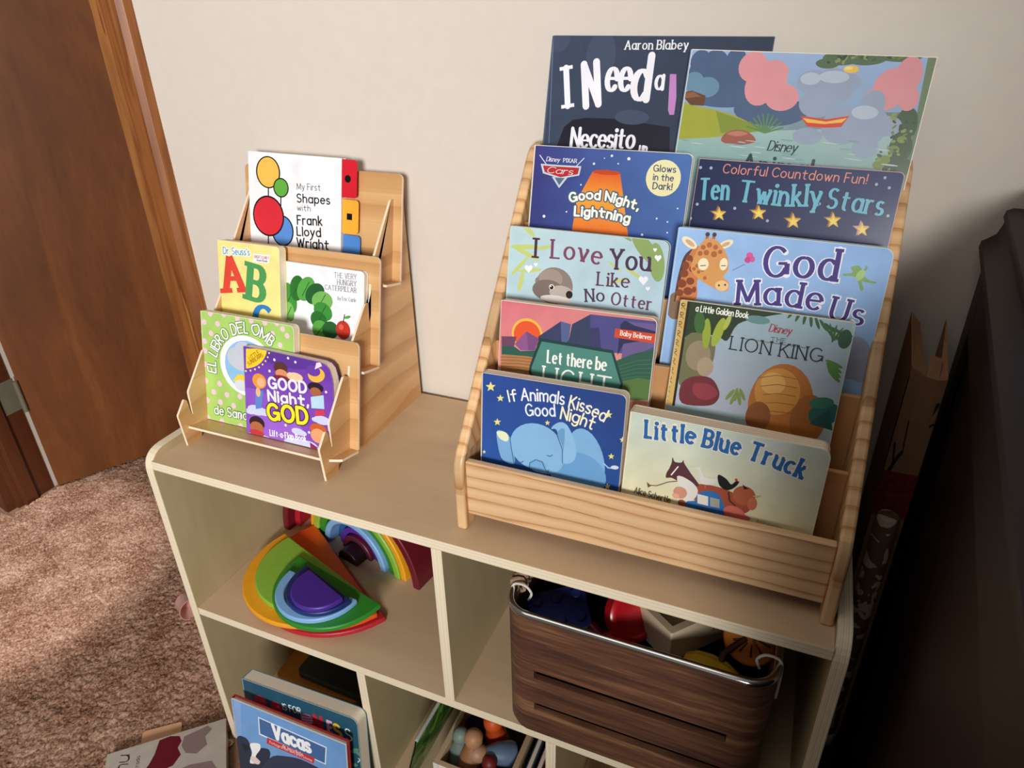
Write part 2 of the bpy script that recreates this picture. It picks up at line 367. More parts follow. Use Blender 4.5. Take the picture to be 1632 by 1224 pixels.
ART = {
 'shapes': [
  ["l","141414",2.12,[37.2,121.0,36.7,101.8]],
  ["l","141414",2.1,[60.1,108.9,59.7,91.3]],
  ["l","141414",2.17,[35.5,49.7,34.9,25.2]],
  ["l","141414",2.14,[60.7,40.2,60.5,28.1]],
  ["e","141414",62.4,56.0,20.7,23.0,0],
  ["e","5a8fd8",62.4,56.0,18.3,20.9,0],
  ["e","141414",36.1,75.4,29.6,30.2,0],
  ["e","d62f3c",36.1,75.4,27.1,27.8,0],
  ["e","141414",37.0,139.1,22.6,23.1,0],
  ["e","f6c057",37.0,139.1,20.2,21.3,0],
  ["e","141414",60.5,118.7,14.3,14.1,0],
  ["e","67ad45",60.5,118.7,12.3,12.3,0],
  ["t","My First","thin","141414",8.7,[89.4,118.6,132.0,120.2],None,0],
  ["t","Shapes","bold","141414",11.56,[89.2,100.6,149.0,102.5],None,0],
  ["t","with","thin","141414",7.92,[89.7,88.6,114.5,89.6],None,0],
  ["t","Frank","bold","141414",12.7,[89.5,68.4,135.5,71.2],None,0],
  ["t","Lloyd","bold","141414",12.34,[88.8,52.2,133.3,54.5],None,0],
  ["t","Wright","bold","141414",12.93,[88.6,35.5,147.7,37.7],None,0],
 ],
 'abc': [
  ["t","Dr. Seuss's","hand","ffffff",9.42,[9.3,133.6,59.2,135.9],"ffffff",1.2],
  ["t","Dr. Seuss's","hand","3f93b8",9.42,[9.3,133.6,59.2,135.9],None,0],
  ["t","A","serifx","dd4a3a",49.26,[6.5,78.6,49.9,85.1],None,0],
  ["t","B","serifx","4f9a58",49.34,[48.4,74.5,84.0,69.8],None,0],
  ["p","ffffff",[66.1,139.2,95.1,139.7,93.2,128.2,64.4,127.5]],
  ["t","BRIGHT & EARLY","hand","c5394c",3.93,[67.3,133.3,93.4,133.7],None,0],
  ["t","Board Books","hand","3a5f9d",3.24,[71.8,129.2,91.5,129.4],None,0],
  ["t","C","serifx","2f7fc4",41.44,[62.2,21.2,100.5,24.2],None,0],
 ],
 'cat': [
  ["e","3f8f3c",50.0,80.3,11.7,22.5,15],
  ["l","1f5a2b",1.18,[43.9,68.2,54.8,92.1]],
  ["e","2c6f2f",63.2,96.1,13.0,18.7,-10],
  ["l","1f5a2b",1.16,[56.6,85.9,68.5,106.0]],
  ["e","57a548",78.8,96.9,13.7,19.7,-35],
  ["l","1f5a2b",1.15,[71.9,86.1,84.3,107.4]],
  ["e","2a5f33",94.2,91.8,13.5,18.5,-50],
  ["l","1f5a2b",1.14,[87.4,81.7,99.6,101.8]],
  ["e","74b45a",106.7,83.0,14.0,18.1,-80],
  ["l","1f5a2b",1.13,[99.7,73.0,112.3,92.8]],
  ["e","3f8f3c",108.0,68.1,12.9,16.4,-110],
  ["l","1f5a2b",1.13,[101.6,59.0,113.2,77.0]],
  ["e","2c6f2f",101.0,54.2,13.1,15.1,-120],
  ["l","1f5a2b",1.15,[94.4,45.7,106.2,62.5]],
  ["e","57a548",103.7,40.4,14.2,14.7,-140],
  ["l","1f5a2b",1.15,[96.6,32.0,109.4,48.6]],
  ["e","2a5f33",120.5,42.9,12.7,14.2,-70],
  ["l","1f5a2b",1.13,[114.2,34.9,125.5,50.7]],
  ["e","74b45a",48.7,60.0,8.8,14.4,10],
  ["l","1f5a2b",1.19,[44.1,52.1,52.3,67.6]],
  ["e","c0392f",142.6,46.2,12.2,13.6,0],
  ["e","d9644a",139.0,50.3,3.9,4.2,0],
  ["l","5a4030",1.65,[142.8,57.9,144.9,68.6]],
  ["e","57a548",149.8,65.8,5.5,2.1,20],
  ["t","THE VERY","serift","55555e",6.75,[126.8,119.4,164.2,120.7],None,0],
  ["t","HUNGRY","serift","55555e",6.77,[132.2,110.1,164.3,111.3],None,0],
  ["t","CATERPILLAR","serift","55555e",6.4,[111.7,100.7,164.4,102.4],None,0],
  ["t","by Eric Carle","serift","55555e",5.03,[133.4,88.4,164.0,89.2],None,0],
 ],
 'libro': [
  ["e","efc6d6",5.5,149.3,4.4,4.1,0],
  ["e","efc6d6",17.8,163.3,4.3,4.1,0],
  ["e","efc6d6",17.3,134.2,4.4,4.1,0],
  ["e","efc6d6",30.5,150.1,4.3,4.1,0],
  ["e","efc6d6",42.9,165.4,4.2,4.0,0],
  ["e","efc6d6",67.8,162.2,4.2,4.0,0],
  ["e","efc6d6",4.4,120.7,4.4,4.2,0],
  ["e","efc6d6",3.1,85.4,4.5,4.3,0],
  ["e","efc6d6",2.1,59.8,4.5,4.3,0],
  ["e","efc6d6",3.1,29.6,4.6,4.4,0],
  ["e","efc6d6",2.0,1.1,4.6,4.5,0],
  ["e","efc6d6",16.4,44.7,4.5,4.3,0],
  ["e","efc6d6",28.6,59.4,4.4,4.3,0],
  ["e","efc6d6",41.5,44.9,4.4,4.3,0],
  ["e","efc6d6",28.3,30.9,4.5,4.4,0],
  ["e","efc6d6",53.5,30.0,4.4,4.3,0],
  ["e","efc6d6",66.0,46.5,4.3,4.3,0],
  ["e","efc6d6",29.5,0.8,4.5,4.4,0],
  ["e","efc6d6",65.0,0.6,4.4,4.4,0],
  ["e","efc6d6",92.4,162.7,4.1,4.0,0],
  ["e","efc6d6",116.7,163.3,4.0,3.9,0],
  ["e","efc6d6",129.7,149.5,4.0,3.9,0],
  ["e","efc6d6",154.7,150.4,3.9,3.9,0],
  ["e","efc6d6",142.3,135.2,4.0,3.9,0],
  ["e","efc6d6",137.7,165.5,3.9,3.9,0],
  ["e","efc6d6",65.8,16.0,4.4,4.3,0],
  ["e","efc6d6",4.6,106.1,4.4,4.2,0],
  ["e","efc6d6",147.2,158.9,3.9,3.9,0],
  ["e","ffffff",81.9,94.7,50.0,45.2,0],
  ["e","8fc1e6",83.6,94.0,42.7,38.9,0],
  ["e","c4c9d4",65.2,104.6,19.4,16.0,0],
  ["e","c4c9d4",76.9,113.6,18.0,16.8,0],
  ["e","c4c9d4",73.1,96.2,21.2,9.7,0],
  ["p","f2cf3f",[56.7,71.1,58.1,73.1,60.1,75.7,62.7,78.2,65.6,79.9,69.1,80.6,73.2,80.5,77.4,80.2,81.1,80.1,84.6,80.6,88.1,81.4,91.0,81.9,93.0,81.4,94.5,79.3,95.6,76.1,95.2,72.8,92.5,70.4,85.6,69.0,75.6,68.3,65.5,68.0,58.4,67.9,55.4,68.2,54.8,68.8,55.6,69.8]],
  ["e","d5d9e2",69.9,64.0,12.9,8.4,0],
  ["t","EL LIBRO DEL OMB","hand","5d7d3c",15.49,[23.4,74.6,23.4,93.1,30.4,111.7,41.3,126.1,56.0,136.6,75.5,143.6,95.9,144.7,110.6,141.0,126.1,130.5],"5d7d3c",1.1],
  ["t","EL LIBRO DEL OMB","hand","ffffff",15.49,[23.4,74.6,23.4,93.1,30.4,111.7,41.3,126.1,56.0,136.6,75.5,143.6,95.9,144.7,110.6,141.0,126.1,130.5],None,0],
  ["t","de Sandra B","hand","4d7d3c",13.5,[16.0,11.0,79.3,13.0,113.6,13.7],"4d7d3c",1.1],
  ["t","de Sandra B","hand","ffffff",13.5,[16.0,11.0,79.3,13.0,113.6,13.7],None,0],
 ],
 'gng': [
  ["e","8d55c4",22.8,53.6,32.5,14.6,-10],
  ["e","5e3796",73.0,123.0,50.0,13.7,0],
  ["e","9c64d2",52.9,18.2,49.8,19.6,0],
  ["e","7f48b8",123.0,55.6,24.6,28.1,0],
  ["p","f6ce34",[4.0,125.7,41.0,131.3,40.5,127.2,39.2,123.1,37.2,119.1,34.6,115.1,31.3,111.4,27.4,107.9,23.1,104.7,18.3,102.0,13.2,99.8,7.9,98.0,2.5,96.9]],
  ["e","fbe37c",45.5,132.0,1.4,1.4,0],
  ["e","fbe37c",44.5,125.7,1.4,1.4,0],
  ["e","fbe37c",41.9,119.3,1.4,1.4,0],
  ["e","fbe37c",37.9,113.2,1.4,1.4,0],
  ["e","fbe37c",32.5,107.4,1.4,1.4,0],
  ["e","fbe37c",26.0,102.4,1.5,1.4,0],
  ["e","fbe37c",18.7,98.2,1.5,1.4,0],
  ["e","fbe37c",10.6,95.0,1.5,1.4,0],
  ["e","fbe37c",2.3,93.0,1.5,1.4,0],
  ["t","LITTLE","hand","9a6a12",6.13,[10.9,109.0,28.6,122.5],None,0],
  ["t","SUNBEAMS","hand","9a6a12",5.22,[7.6,101.5,34.7,119.7],None,0],
  ["e","f4ecff",89.2,119.9,1.9,1.8,0],
  ["e","f4ecff",44.6,100.0,2.0,1.9,0],
  ["e","f4ecff",139.6,124.6,1.8,1.8,0],
  ["e","f4ecff",53.6,117.6,2.0,1.9,0],
  ["e","f4ecff",77.1,123.6,1.9,1.8,0],
  ["e","f4ecff",70.2,25.2,2.0,1.9,0],
  ["e","f4ecff",139.3,86.2,1.9,1.8,0],
  ["e","f4ecff",110.3,22.5,2.0,1.9,0],
  ["e","cfd3fa",19.2,37.9,16.4,7.4,0],
  ["e","cfd3fa",32.2,37.2,11.8,5.4,0],
  ["e","cfd3fa",7.3,33.7,9.0,4.1,0],
  ["e","cfd3fa",23.1,-5.1,18.1,8.3,0],
  ["e","cfd3fa",11.4,-3.7,12.2,5.5,0],
  ["e","cfd3fa",91.0,19.8,10.8,5.0,0],
  ["e","cfd3fa",97.9,18.8,8.5,4.0,0],
  ["e","cfd3fa",132.3,44.5,13.6,6.4,0],
  ["e","cfd3fa",122.8,43.4,7.7,3.6,0],
  ["e","cfd3fa",86.3,-0.5,20.1,9.4,0],
  ["e","cfd3fa",108.6,1.7,16.9,8.0,0],
  ["e","cfd3fa",34.9,-2.6,9.0,4.1,0],
  ["e","f2b84a",123.7,107.4,14.0,10.2,15],
  ["e","6a3fa5",119.0,112.7,11.3,7.7,0],
  ["p","e9d9f7",[121.2,114.9,133.1,121.3,130.5,126.5,124.0,124.3]],
  ["e","5a3530",63.7,107.3,11.8,8.8,0],
  ["e","d98f62",65.4,99.3,10.7,6.5,0],
  ["e","7d2740",65.2,93.4,14.7,3.7,0],
  ["e","ecc9a2",88.7,98.5,12.7,6.5,0],
  ["e","ecc9a2",80.5,99.0,6.1,5.1,0],
  ["e","e59a3e",26.0,82.3,12.3,11.0,0],
  ["e","f0b589",28.5,80.9,7.0,6.7,0],
  ["p","5f86cf",[18.0,64.8,32.6,69.7,28.6,42.6,17.8,39.4]],
  ["e","f0b589",23.3,65.7,4.1,7.2,0],
  ["e","2d1e28",122.2,89.6,13.0,6.9,0],
  ["e","a8643f",122.1,83.2,9.2,6.4,0],
  ["p","b8d8ee",[113.9,74.8,135.3,81.0,136.4,61.6,115.0,58.8]],
  ["p","d0405a",[120.3,56.3,136.4,60.5,137.7,52.6,121.6,48.3]],
  ["e","3a2428",18.9,18.3,13.8,10.4,0],
  ["e","b56a44",18.6,11.9,12.0,8.5,0],
  ["e","c23b40",18.2,3.1,13.3,5.0,0],
  ["e","c8622c",125.9,29.9,14.3,8.5,0],
  ["e","efa377",125.8,20.4,12.7,10.5,0],
  ["p","8c2f55",[111.4,8.3,125.0,2.8,122.2,-1.4,112.7,-1.1]],
  ["t","GOOD","fat","efeaff",15.17,[41.4,75.5,108.6,79.4],None,0],
  ["t","Night,","fat","efeaff",14.4,[39.5,56.6,111.8,61.0],None,0],
  ["t","GOD","fat","3a2a10",22.39,[38.4,28.5,110.8,34.9],"3a2a10",1.5],
  ["t","GOD","fat","f8e53a",22.39,[38.4,28.5,110.8,34.9],None,0],
  ["t","Lift-a-Flap Book","slab","f4efff",8.41,[42.1,4.3,105.9,8.1],None,0],
 ],
 'need': [
  ["p","232230",[10.4,113.5,18.6,155.8,24.4,174.4,34.3,183.0,50.8,186.0,83.8,186.5,150.9,180.4,161.1,110.8,11.9,99.0]],
  ["e","475168",5.7,273.2,15.3,16.0,0],
  ["e","475168",60.5,254.0,17.6,26.3,0],
  ["e","475168",105.5,189.0,20.2,8.1,0],
  ["l","77839a",0.77,[0.0,277.2,7.2,155.2]],
  ["t","Aaron Blabey","serif","f1f1f4",9.06,[87.5,261.1,159.3,262.1],None,0],
  ["t","I","brushi","f4f3fb",42.34,[23.3,197.7,29.7,198.9],None,0],
  ["t","N","brush","f4f3fb",45.94,[47.2,198.6,65.8,202.3],None,0],
  ["t","ee","brush","f4f3fb",35.86,[69.9,216.9,100.5,217.8],None,0],
  ["t","d","brush","f4f3fb",46.03,[101.2,208.2,122.2,208.9],None,0],
  ["t","a","brush","f4f3fb",21.47,[127.7,219.7,137.9,220.3],None,0],
  ["t","Necesito","brush","efeef6",21.08,[34.4,152.5,113.3,155.3],None,0],
  ["t","un","brush","efeef6",13.65,[118.9,149.1,128.4,149.0],None,0],
  ["p","c489c6",[143.0,236.1,150.2,236.2,153.8,211.9,154.0,193.7,148.8,193.3,146.3,198.7]],
 ],
 'anim': [
  ["g","9fb6dc","8aa7c4",[-12.4,265.4,227.0,263.6,229.7,209.3,-7.6,196.9]],
  ["e","4f6485",11.5,247.7,10.8,11.9,0],
  ["e","4f6485",27.2,249.9,12.4,10.1,0],
  ["e","4f6485",48.2,250.6,10.4,11.7,0],
  ["e","4f6485",24.5,234.7,25.0,18.7,0],
  ["e","4f6485",52.2,229.2,24.4,23.6,0],
  ["e","4f6485",91.8,202.8,37.3,15.2,0],
  ["e","4f6485",38.8,215.1,37.3,12.0,0],
  ["e","6b8fa8",7.7,227.2,10.9,10.3,0],
  ["e","6b8fa8",23.0,222.8,12.6,10.3,0],
  ["e","5b6f52",150.0,255.7,17.2,6.4,0],
  ["e","5b6f52",171.3,258.0,21.5,7.9,0],
  ["e","5b6f52",201.2,260.5,22.3,6.2,0],
  ["e","5b6f52",138.4,250.6,11.1,4.8,0],
  ["p","a3a83e",[-6.0,204.0,-2.9,206.6,1.6,206.3,7.2,204.7,13.6,203.4,21.2,202.5,30.0,201.4,39.0,200.0,47.1,198.4,54.6,196.5,61.7,194.3,68.1,192.0,73.5,189.8,78.1,187.7,82.1,185.7,84.7,183.8,85.5,182.0,84.1,180.3,80.8,178.7,76.2,177.2,70.9,175.8,64.9,174.7,57.9,173.8,49.9,172.9,41.1,171.9,29.8,169.8,16.7,166.8,4.2,165.2,-4.6,166.9,-8.6,174.1,-9.4,185.3,-8.2,196.5]],
  ["p","84943a",[36.2,199.5,84.5,187.1,85.8,180.3,45.5,177.5]],
  ["p","6a4634",[-5.0,215.4,7.4,218.6,22.7,214.2,22.7,203.9,8.0,203.9]],
  ["p","8d5f48",[-3.2,215.5,9.4,217.3,17.5,213.1,1.3,210.5]],
  ["g","a9c4c2","6f9a98",[-5.0,166.8,40.9,172.8,85.5,182.0,228.2,196.6,232.0,141.7,-0.7,119.6]],
  ["p","a05c50",[46.9,169.7,46.8,171.5,47.5,173.8,49.0,176.0,50.9,177.9,53.2,179.4,56.2,180.7,59.4,181.7,62.6,182.2,65.9,182.1,69.3,181.7,72.6,180.8,75.5,179.6,78.2,177.9,81.0,175.7,82.9,173.4,83.1,171.5,81.1,170.0,77.4,168.6,73.0,167.5,69.0,166.6,65.7,166.2,62.5,166.0,59.4,166.1,56.5,166.4,53.6,166.9,50.7,167.5,48.3,168.5]],
  ["p","b97d68",[51.9,177.1,53.0,178.0,55.9,179.2,59.6,180.2,62.8,180.8,66.1,180.7,69.7,180.1,72.6,179.4,73.9,178.6,72.9,177.8,70.3,176.7,67.0,175.8,63.9,175.3,60.5,175.4,56.6,175.8,53.3,176.4]],
  ["l","5e8a52",1.54,[91.0,180.7,71.9,185.8]],
  ["l","5e8a52",1.54,[91.0,180.7,73.6,190.6]],
  ["l","5e8a52",1.54,[91.0,180.7,76.5,194.5]],
  ["l","5e8a52",1.54,[91.0,180.7,80.6,197.4]],
  ["l","5e8a52",1.54,[91.0,180.7,85.5,198.9]],
  ["l","5e8a52",1.54,[91.0,180.7,90.7,199.1]],
  ["l","5e8a52",1.54,[91.0,180.7,95.9,197.8]],
  ["l","5e8a52",1.54,[91.0,180.7,100.8,195.2]],
  ["l","5e8a52",1.54,[91.0,180.7,104.9,191.5]],
  ["l","5e8a52",1.54,[91.0,180.7,107.9,187.0]],
  ["e","415a3f",222.3,196.2,10.5,17.7,0],
  ["e","415a3f",222.6,175.3,10.6,14.7,0],
  ["e","415a3f",223.7,157.5,13.7,9.9,0],
  ["e","415a3f",215.3,160.1,7.7,6.6,0],
  ["e","7d8f4a",210.0,162.9,6.2,4.6,0],
  ["e","7d8f4a",216.9,173.3,5.3,4.0,0],
  ["e","7d8f4a",222.2,183.4,4.5,3.4,0],
  ["e","7d8f4a",206.5,157.6,5.6,4.2,0],
  ["e","e0979c",66.6,244.7,14.5,14.9,0],
  ["e","e0979c",83.0,230.6,20.3,20.0,0],
  ["e","e0979c",101.0,216.6,16.7,13.4,0],
  ["e","e0979c",77.2,225.4,15.3,18.4,0],
  ["e","e0979c",87.8,240.6,15.1,11.5,0],
  ["e","dd959b",203.4,231.4,18.0,17.4,0],
  ["e","dd959b",214.3,242.7,11.8,17.2,0],
  ["e","dd959b",195.4,220.0,16.7,11.2,0],
  ["e","dd959b",219.4,221.2,8.9,11.1,0],
  ["e","98a6bd",129.2,232.7,16.2,11.4,0],
  ["e","98a6bd",147.9,228.7,20.7,17.9,0],
  ["e","98a6bd",136.8,212.0,17.8,13.2,0],
  ["e","98a6bd",161.0,234.1,12.5,8.0,0],
  ["e","98a6bd",165.3,192.4,20.6,18.2,0],
  ["e","98a6bd",187.3,193.9,20.2,19.6,0],
  ["e","98a6bd",188.8,214.9,10.8,12.9,0],
  ["e","98a6bd",133.5,180.3,14.8,8.4,0],
  ["e","98a6bd",205.7,195.1,13.7,9.7,0],
  ["e","98a6bd",190.4,172.9,12.5,10.0,0],
  ["e","b7c3d4",125.3,235.7,9.7,5.9,0],
  ["e","b7c3d4",147.4,238.3,14.3,5.8,0],
  ["e","b7c3d4",182.9,206.5,12.4,6.5,0],
  ["p","d8452f",[122.9,199.6,131.6,189.9,148.1,189.6,164.0,191.4,169.5,202.5,148.0,197.9]],
  ["p","f0c257",[125.3,197.8,132.7,192.3,147.6,191.9,161.9,193.5,167.8,200.4,148.5,195.6]],
  ["p","d8452f",[129.1,193.7,133.0,191.0,163.1,192.3,166.1,196.1,147.3,193.2]],
  ["e","f0c257",161.6,246.0,7.2,3.5,0],
  ["e","f7dc8c",159.1,247.0,3.7,1.6,0],
  ["e","8a9a5c",222.2,182.1,2.1,0.9,2.3702384798773446],
  ["e","8a9a5c",164.2,259.8,2.1,1.2,71.48422386521297],
  ["e","8a9a5c",214.7,181.0,2.3,1.4,11.525658880859515],
  ["e","36503a",193.6,258.2,1.9,1.3,158.1863040459867],
  ["e","8a9a5c",154.8,255.7,2.8,0.9,65.79353852228652],
  ["e","8a9a5c",211.7,201.8,2.4,1.5,75.80673226195377],
  ["e","8a9a5c",171.5,257.8,2.1,1.5,122.756784594294],
  ["e","6f8455",230.8,185.8,2.2,1.1,97.51786964271423],
  ["e","6f8455",204.4,259.0,2.1,1.5,48.075283104869285],
  ["e","8a9a5c",213.4,187.7,1.3,1.5,73.8831289222636],
  ["e","8a9a5c",211.6,174.5,2.6,0.9,110.61585513572555],
  ["e","36503a",218.6,194.0,2.0,1.6,55.74060962574102],
  ["e","6f8455",212.7,194.8,2.7,1.0,47.407176853089155],
  ["e","36503a",139.1,251.7,1.8,0.9,155.10732522608384],
  ["e","4b6346",169.0,257.8,2.2,1.5,91.26482687021877],
  ["e","36503a",173.1,256.4,1.9,1.0,54.53876479504617],
  ["e","36503a",204.0,162.7,1.3,1.3,113.79249635330078],
  ["e","36503a",222.7,200.0,2.2,1.1,127.25104488586182],
  ["e","4b6346",148.5,254.2,2.8,1.0,82.13618333454826],
  ["e","6f8455",204.2,263.0,1.6,1.1,107.21187105435656],
  ["e","4b6346",219.0,171.1,2.7,1.4,23.65574014040086],
  ["e","6f8455",197.4,258.1,1.7,1.3,116.91701848545634],
  ["e","36503a",211.5,199.5,2.2,1.0,145.75769911703716],
  ["e","6f8455",214.5,167.6,2.6,1.2,40.50501169011926],
  ["e","36503a",213.3,185.3,2.4,1.5,33.04553639494604],
  ["e","4b6346",213.2,153.9,2.5,1.1,23.344044803299223],
  ["e","8a9a5c",217.2,153.8,1.8,1.2,75.55881308242535],
  ["e","6f8455",159.6,258.3,1.2,1.5,158.39608529268864],
  ["e","6f8455",202.1,257.2,1.2,1.1,135.6084828029401],
  ["e","36503a",148.7,256.5,2.7,1.5,154.43659757049372],
  ["e","4b6346",205.5,166.8,2.6,1.4,166.29386392030358],
  ["e","4b6346",170.6,261.7,1.5,1.0,119.32129877486906],
  ["e","4b6346",202.6,263.9,1.7,1.0,155.09964896274008],
  ["e","6f8455",175.7,261.5,1.5,1.2,147.02595249904613],
  ["e","6f8455",215.5,178.3,2.5,0.8,113.14929785401489],
  ["e","36503a",159.7,259.4,2.2,1.2,9.175114818826323],
  ["e","4b6346",218.2,173.3,2.4,0.9,8.969995024167027],
  ["e","4b6346",180.6,255.6,2.0,1.2,28.267498140218585],
  ["e","36503a",218.4,192.7,1.7,1.0,59.17973456655397],
  ["e","8a9a5c",210.4,206.5,2.4,1.3,7.733079993646008],
  ["e","8a9a5c",172.5,255.9,2.2,0.8,159.57665933435297],
  ["e","36503a",218.1,196.0,1.8,1.4,82.95118423720096],
  ["e","4b6346",215.0,178.4,2.4,1.0,23.46586062267773],
  ["e","36503a",229.2,199.4,1.4,1.4,169.03115426286985],
  ["e","8a9a5c",152.8,252.1,2.3,1.4,101.49191182669131],
  ["e","8a9a5c",228.4,191.8,1.4,1.4,7.9763149834957],
  ["e","8a9a5c",222.9,192.7,1.5,0.8,151.476403425739],
  ["e","8a9a5c",208.8,203.9,2.5,1.6,104.23375542379006],
  ["e","6f8455",212.4,189.5,1.4,1.4,168.22122201023643],
  ["e","6f8455",223.7,188.0,2.4,1.0,32.359039457702025],
  ["e","8a9a5c",222.3,169.1,1.6,1.3,168.97766100653413],
  ["e","6f8455",200.2,263.6,2.6,1.1,134.5336201345654],
  ["e","8a9a5c",220.8,172.0,1.5,1.1,159.7599316155831],
  ["e","8a9a5c",214.9,167.5,2.1,1.5,24.53126138541343],
  ["e","6f8455",214.8,172.8,2.5,1.3,140.31634117108177],
  ["e","36503a",153.0,255.7,2.6,1.0,48.25685416391588],
  ["e","6f8455",163.5,257.2,1.7,1.4,25.849823469780723],
  ["e","8a9a5c",148.3,254.1,2.2,1.5,117.43138820142913],
  ["e","8a9a5c",221.5,191.2,2.4,1.5,8.252343715214254],
  ["e","4b6346",231.2,171.0,2.6,1.5,43.57652470641598],
  ["e","4b6346",226.1,182.2,2.6,1.0,155.7178089626431],
  ["e","4b6346",206.0,170.3,1.4,1.0,164.47519758729197],
  ["e","36503a",218.2,194.1,1.2,1.1,78.51984149472133],
  ["e","8a9a5c",160.9,256.6,1.8,1.2,21.451805971586275],
  ["e","8a9a5c",205.5,162.4,2.6,1.6,17.443017475187283],
  ["e","8a9a5c",146.3,252.7,1.7,1.3,117.73410685330298],
  ["e","36503a",208.8,150.8,2.3,1.3,20.393289327910693],
  ["e","36503a",169.3,261.3,2.3,1.2,32.75636178441485],
  ["e","36503a",153.1,257.7,2.6,1.3,22.163547869614128],
  ["e","8a9a5c",194.9,261.6,2.0,1.3,82.38669385632161],
  ["e","b7cdca",177.3,161.4,3.9,0.4,-2],
  ["e","7fa5a6",129.7,156.5,5.7,0.5,-2],
  ["e","b7cdca",21.3,164.8,7.2,0.5,-2],
  ["e","7fa5a6",172.7,170.4,5.3,0.5,-2],
  ["e","7fa5a6",178.9,178.4,6.3,0.8,-2],
  ["e","8fb4b3",69.0,169.4,4.3,0.8,-2],
  ["e","7fa5a6",37.2,150.0,7.8,0.7,-2],
  ["e","b7cdca",184.0,160.8,6.9,0.4,-2],
  ["e","b7cdca",179.5,165.8,4.2,0.4,-2],
  ["e","b7cdca",91.2,165.7,9.3,0.6,-2],
  ["e","b7cdca",207.4,172.3,6.5,0.6,-2],
  ["e","7fa5a6",119.2,161.4,8.1,0.8,-2],
  ["e","7fa5a6",116.8,159.3,8.3,0.3,-2],
  ["e","7fa5a6",61.4,166.8,8.0,0.5,-2],
  ["e","7fa5a6",59.9,148.7,10.2,0.9,-2],
  ["e","8fb4b3",135.6,151.0,9.3,0.4,-2],
  ["e","8fb4b3",142.1,176.2,5.6,0.5,-2],
  ["e","8fb4b3",116.6,175.2,5.6,0.5,-2],
  ["e","b7cdca",156.8,175.0,8.8,0.6,-2],
  ["e","8fb4b3",164.5,159.4,5.4,0.7,-2],
  ["e","8fb4b3",191.1,169.6,7.9,0.6,-2],
  ["e","8fb4b3",176.5,169.2,8.5,0.7,-2],
  ["e","b7cdca",120.0,156.8,7.0,0.6,-2],
  ["e","7fa5a6",114.7,174.9,6.4,0.7,-2],
  ["e","b7cdca",53.4,145.6,8.8,0.6,-2],
  ["e","b7cdca",107.9,165.2,6.1,0.8,-2],
  ["e","8fb4b3",67.8,161.8,9.6,0.6,-2],
  ["e","8fb4b3",56.1,166.5,6.4,0.4,-2],
  ["e","8fb4b3",42.8,153.1,6.8,0.5,-2],
  ["e","8fb4b3",98.4,165.6,3.7,0.7,-2],
  ["e","8fb4b3",98.8,163.5,3.6,0.8,-2],
  ["e","8fb4b3",64.2,161.0,4.9,0.5,-2],
  ["e","8fb4b3",85.4,170.0,3.8,0.7,-2],
  ["e","b7cdca",216.8,158.4,7.9,0.8,-2],
  ["e","b7cdca",65.4,164.5,9.3,0.7,-2],
  ["e","b7cdca",78.8,171.4,6.5,0.4,-2],
  ["e","7fa5a6",9.5,167.0,4.4,0.4,-2],
  ["e","8fb4b3",114.1,170.4,6.8,0.5,-2],
  ["e","b7cdca",85.9,160.2,5.9,0.7,-2],
  ["e","b7cdca",79.0,156.0,10.1,0.4,-2],
  ["t","Disney","script","20303a",9.69,[96.4,163.5,126.2,163.5],None,0],
  ["t","Animals","bold","27424c",18.61,[72.4,138.7,158.2,138.1],None,0],
 ],
 'ten': [
  ["e","9fb4c8",2.8,204.5,1.6,1.6,0],
  ["e","9fb4c8",13.9,204.8,1.6,1.6,0],
  ["e","9fb4c8",5.3,166.1,1.6,1.6,0],
  ["e","9fb4c8",45.3,165.4,1.6,1.6,0],
  ["e","9fb4c8",80.6,155.7,1.5,1.6,0],
  ["e","9fb4c8",182.7,207.6,1.3,1.5,0],
  ["e","9fb4c8",176.5,200.7,1.4,1.5,0],
  ["e","9fb4c8",188.5,198.4,1.3,1.5,0],
  ["e","9fb4c8",193.0,171.7,1.4,1.5,0],
  ["e","9fb4c8",127.9,177.4,1.4,1.5,0],
  ["e","9fb4c8",0.4,150.5,1.6,1.6,0],
  ["e","9fb4c8",-2.9,212.0,1.6,1.6,0],
  ["t","Colorful Countdown Fun!","sans","e8917c",9.06,[26.3,200.8,167.4,200.4],None,0],
  ["t","Ten","serif","17304e",21.05,[5.5,171.8,37.3,174.2],"17304e",0.7],
  ["t","Twinkly","serif","17304e",20.68,[46.2,173.6,93.7,172.6,130.3,175.9],"17304e",0.7],
  ["t","Stars","serif","17304e",18.9,[134.3,174.6,187.8,171.6],"17304e",0.7],
  ["t","Ten","serif","6fb7cf",21.05,[5.5,171.8,37.3,174.2],None,0],
  ["t","Twinkly","serif","6fb7cf",20.68,[46.2,173.6,93.7,172.6,130.3,175.9],None,0],
  ["t","Stars","serif","6fb7cf",18.9,[134.3,174.6,187.8,171.6],None,0],
  ["p","8c6a55",[27.2,167.4,26.0,161.3,19.7,160.5,25.3,157.0,24.6,150.7,29.3,154.7,35.1,151.8,32.4,157.7,36.7,162.0,30.4,161.7]],
  ["p","e9b93f",[28.9,165.9,27.8,160.4,22.2,159.7,27.2,156.6,26.6,151.0,30.8,154.6,36.0,151.9,33.6,157.2,37.3,161.1,31.7,160.8]],
  ["p","f5dc74",[29.7,162.1,29.0,158.8,25.6,158.3,28.6,156.4,28.3,153.0,30.8,155.2,34.0,153.6,32.5,156.8,34.9,159.2,31.4,159.0]],
  ["p","8c6a55",[67.5,172.5,66.3,166.3,60.0,165.4,65.7,161.8,65.1,155.5,69.8,159.5,75.7,156.5,72.9,162.5,77.1,167.0,70.8,166.7]],
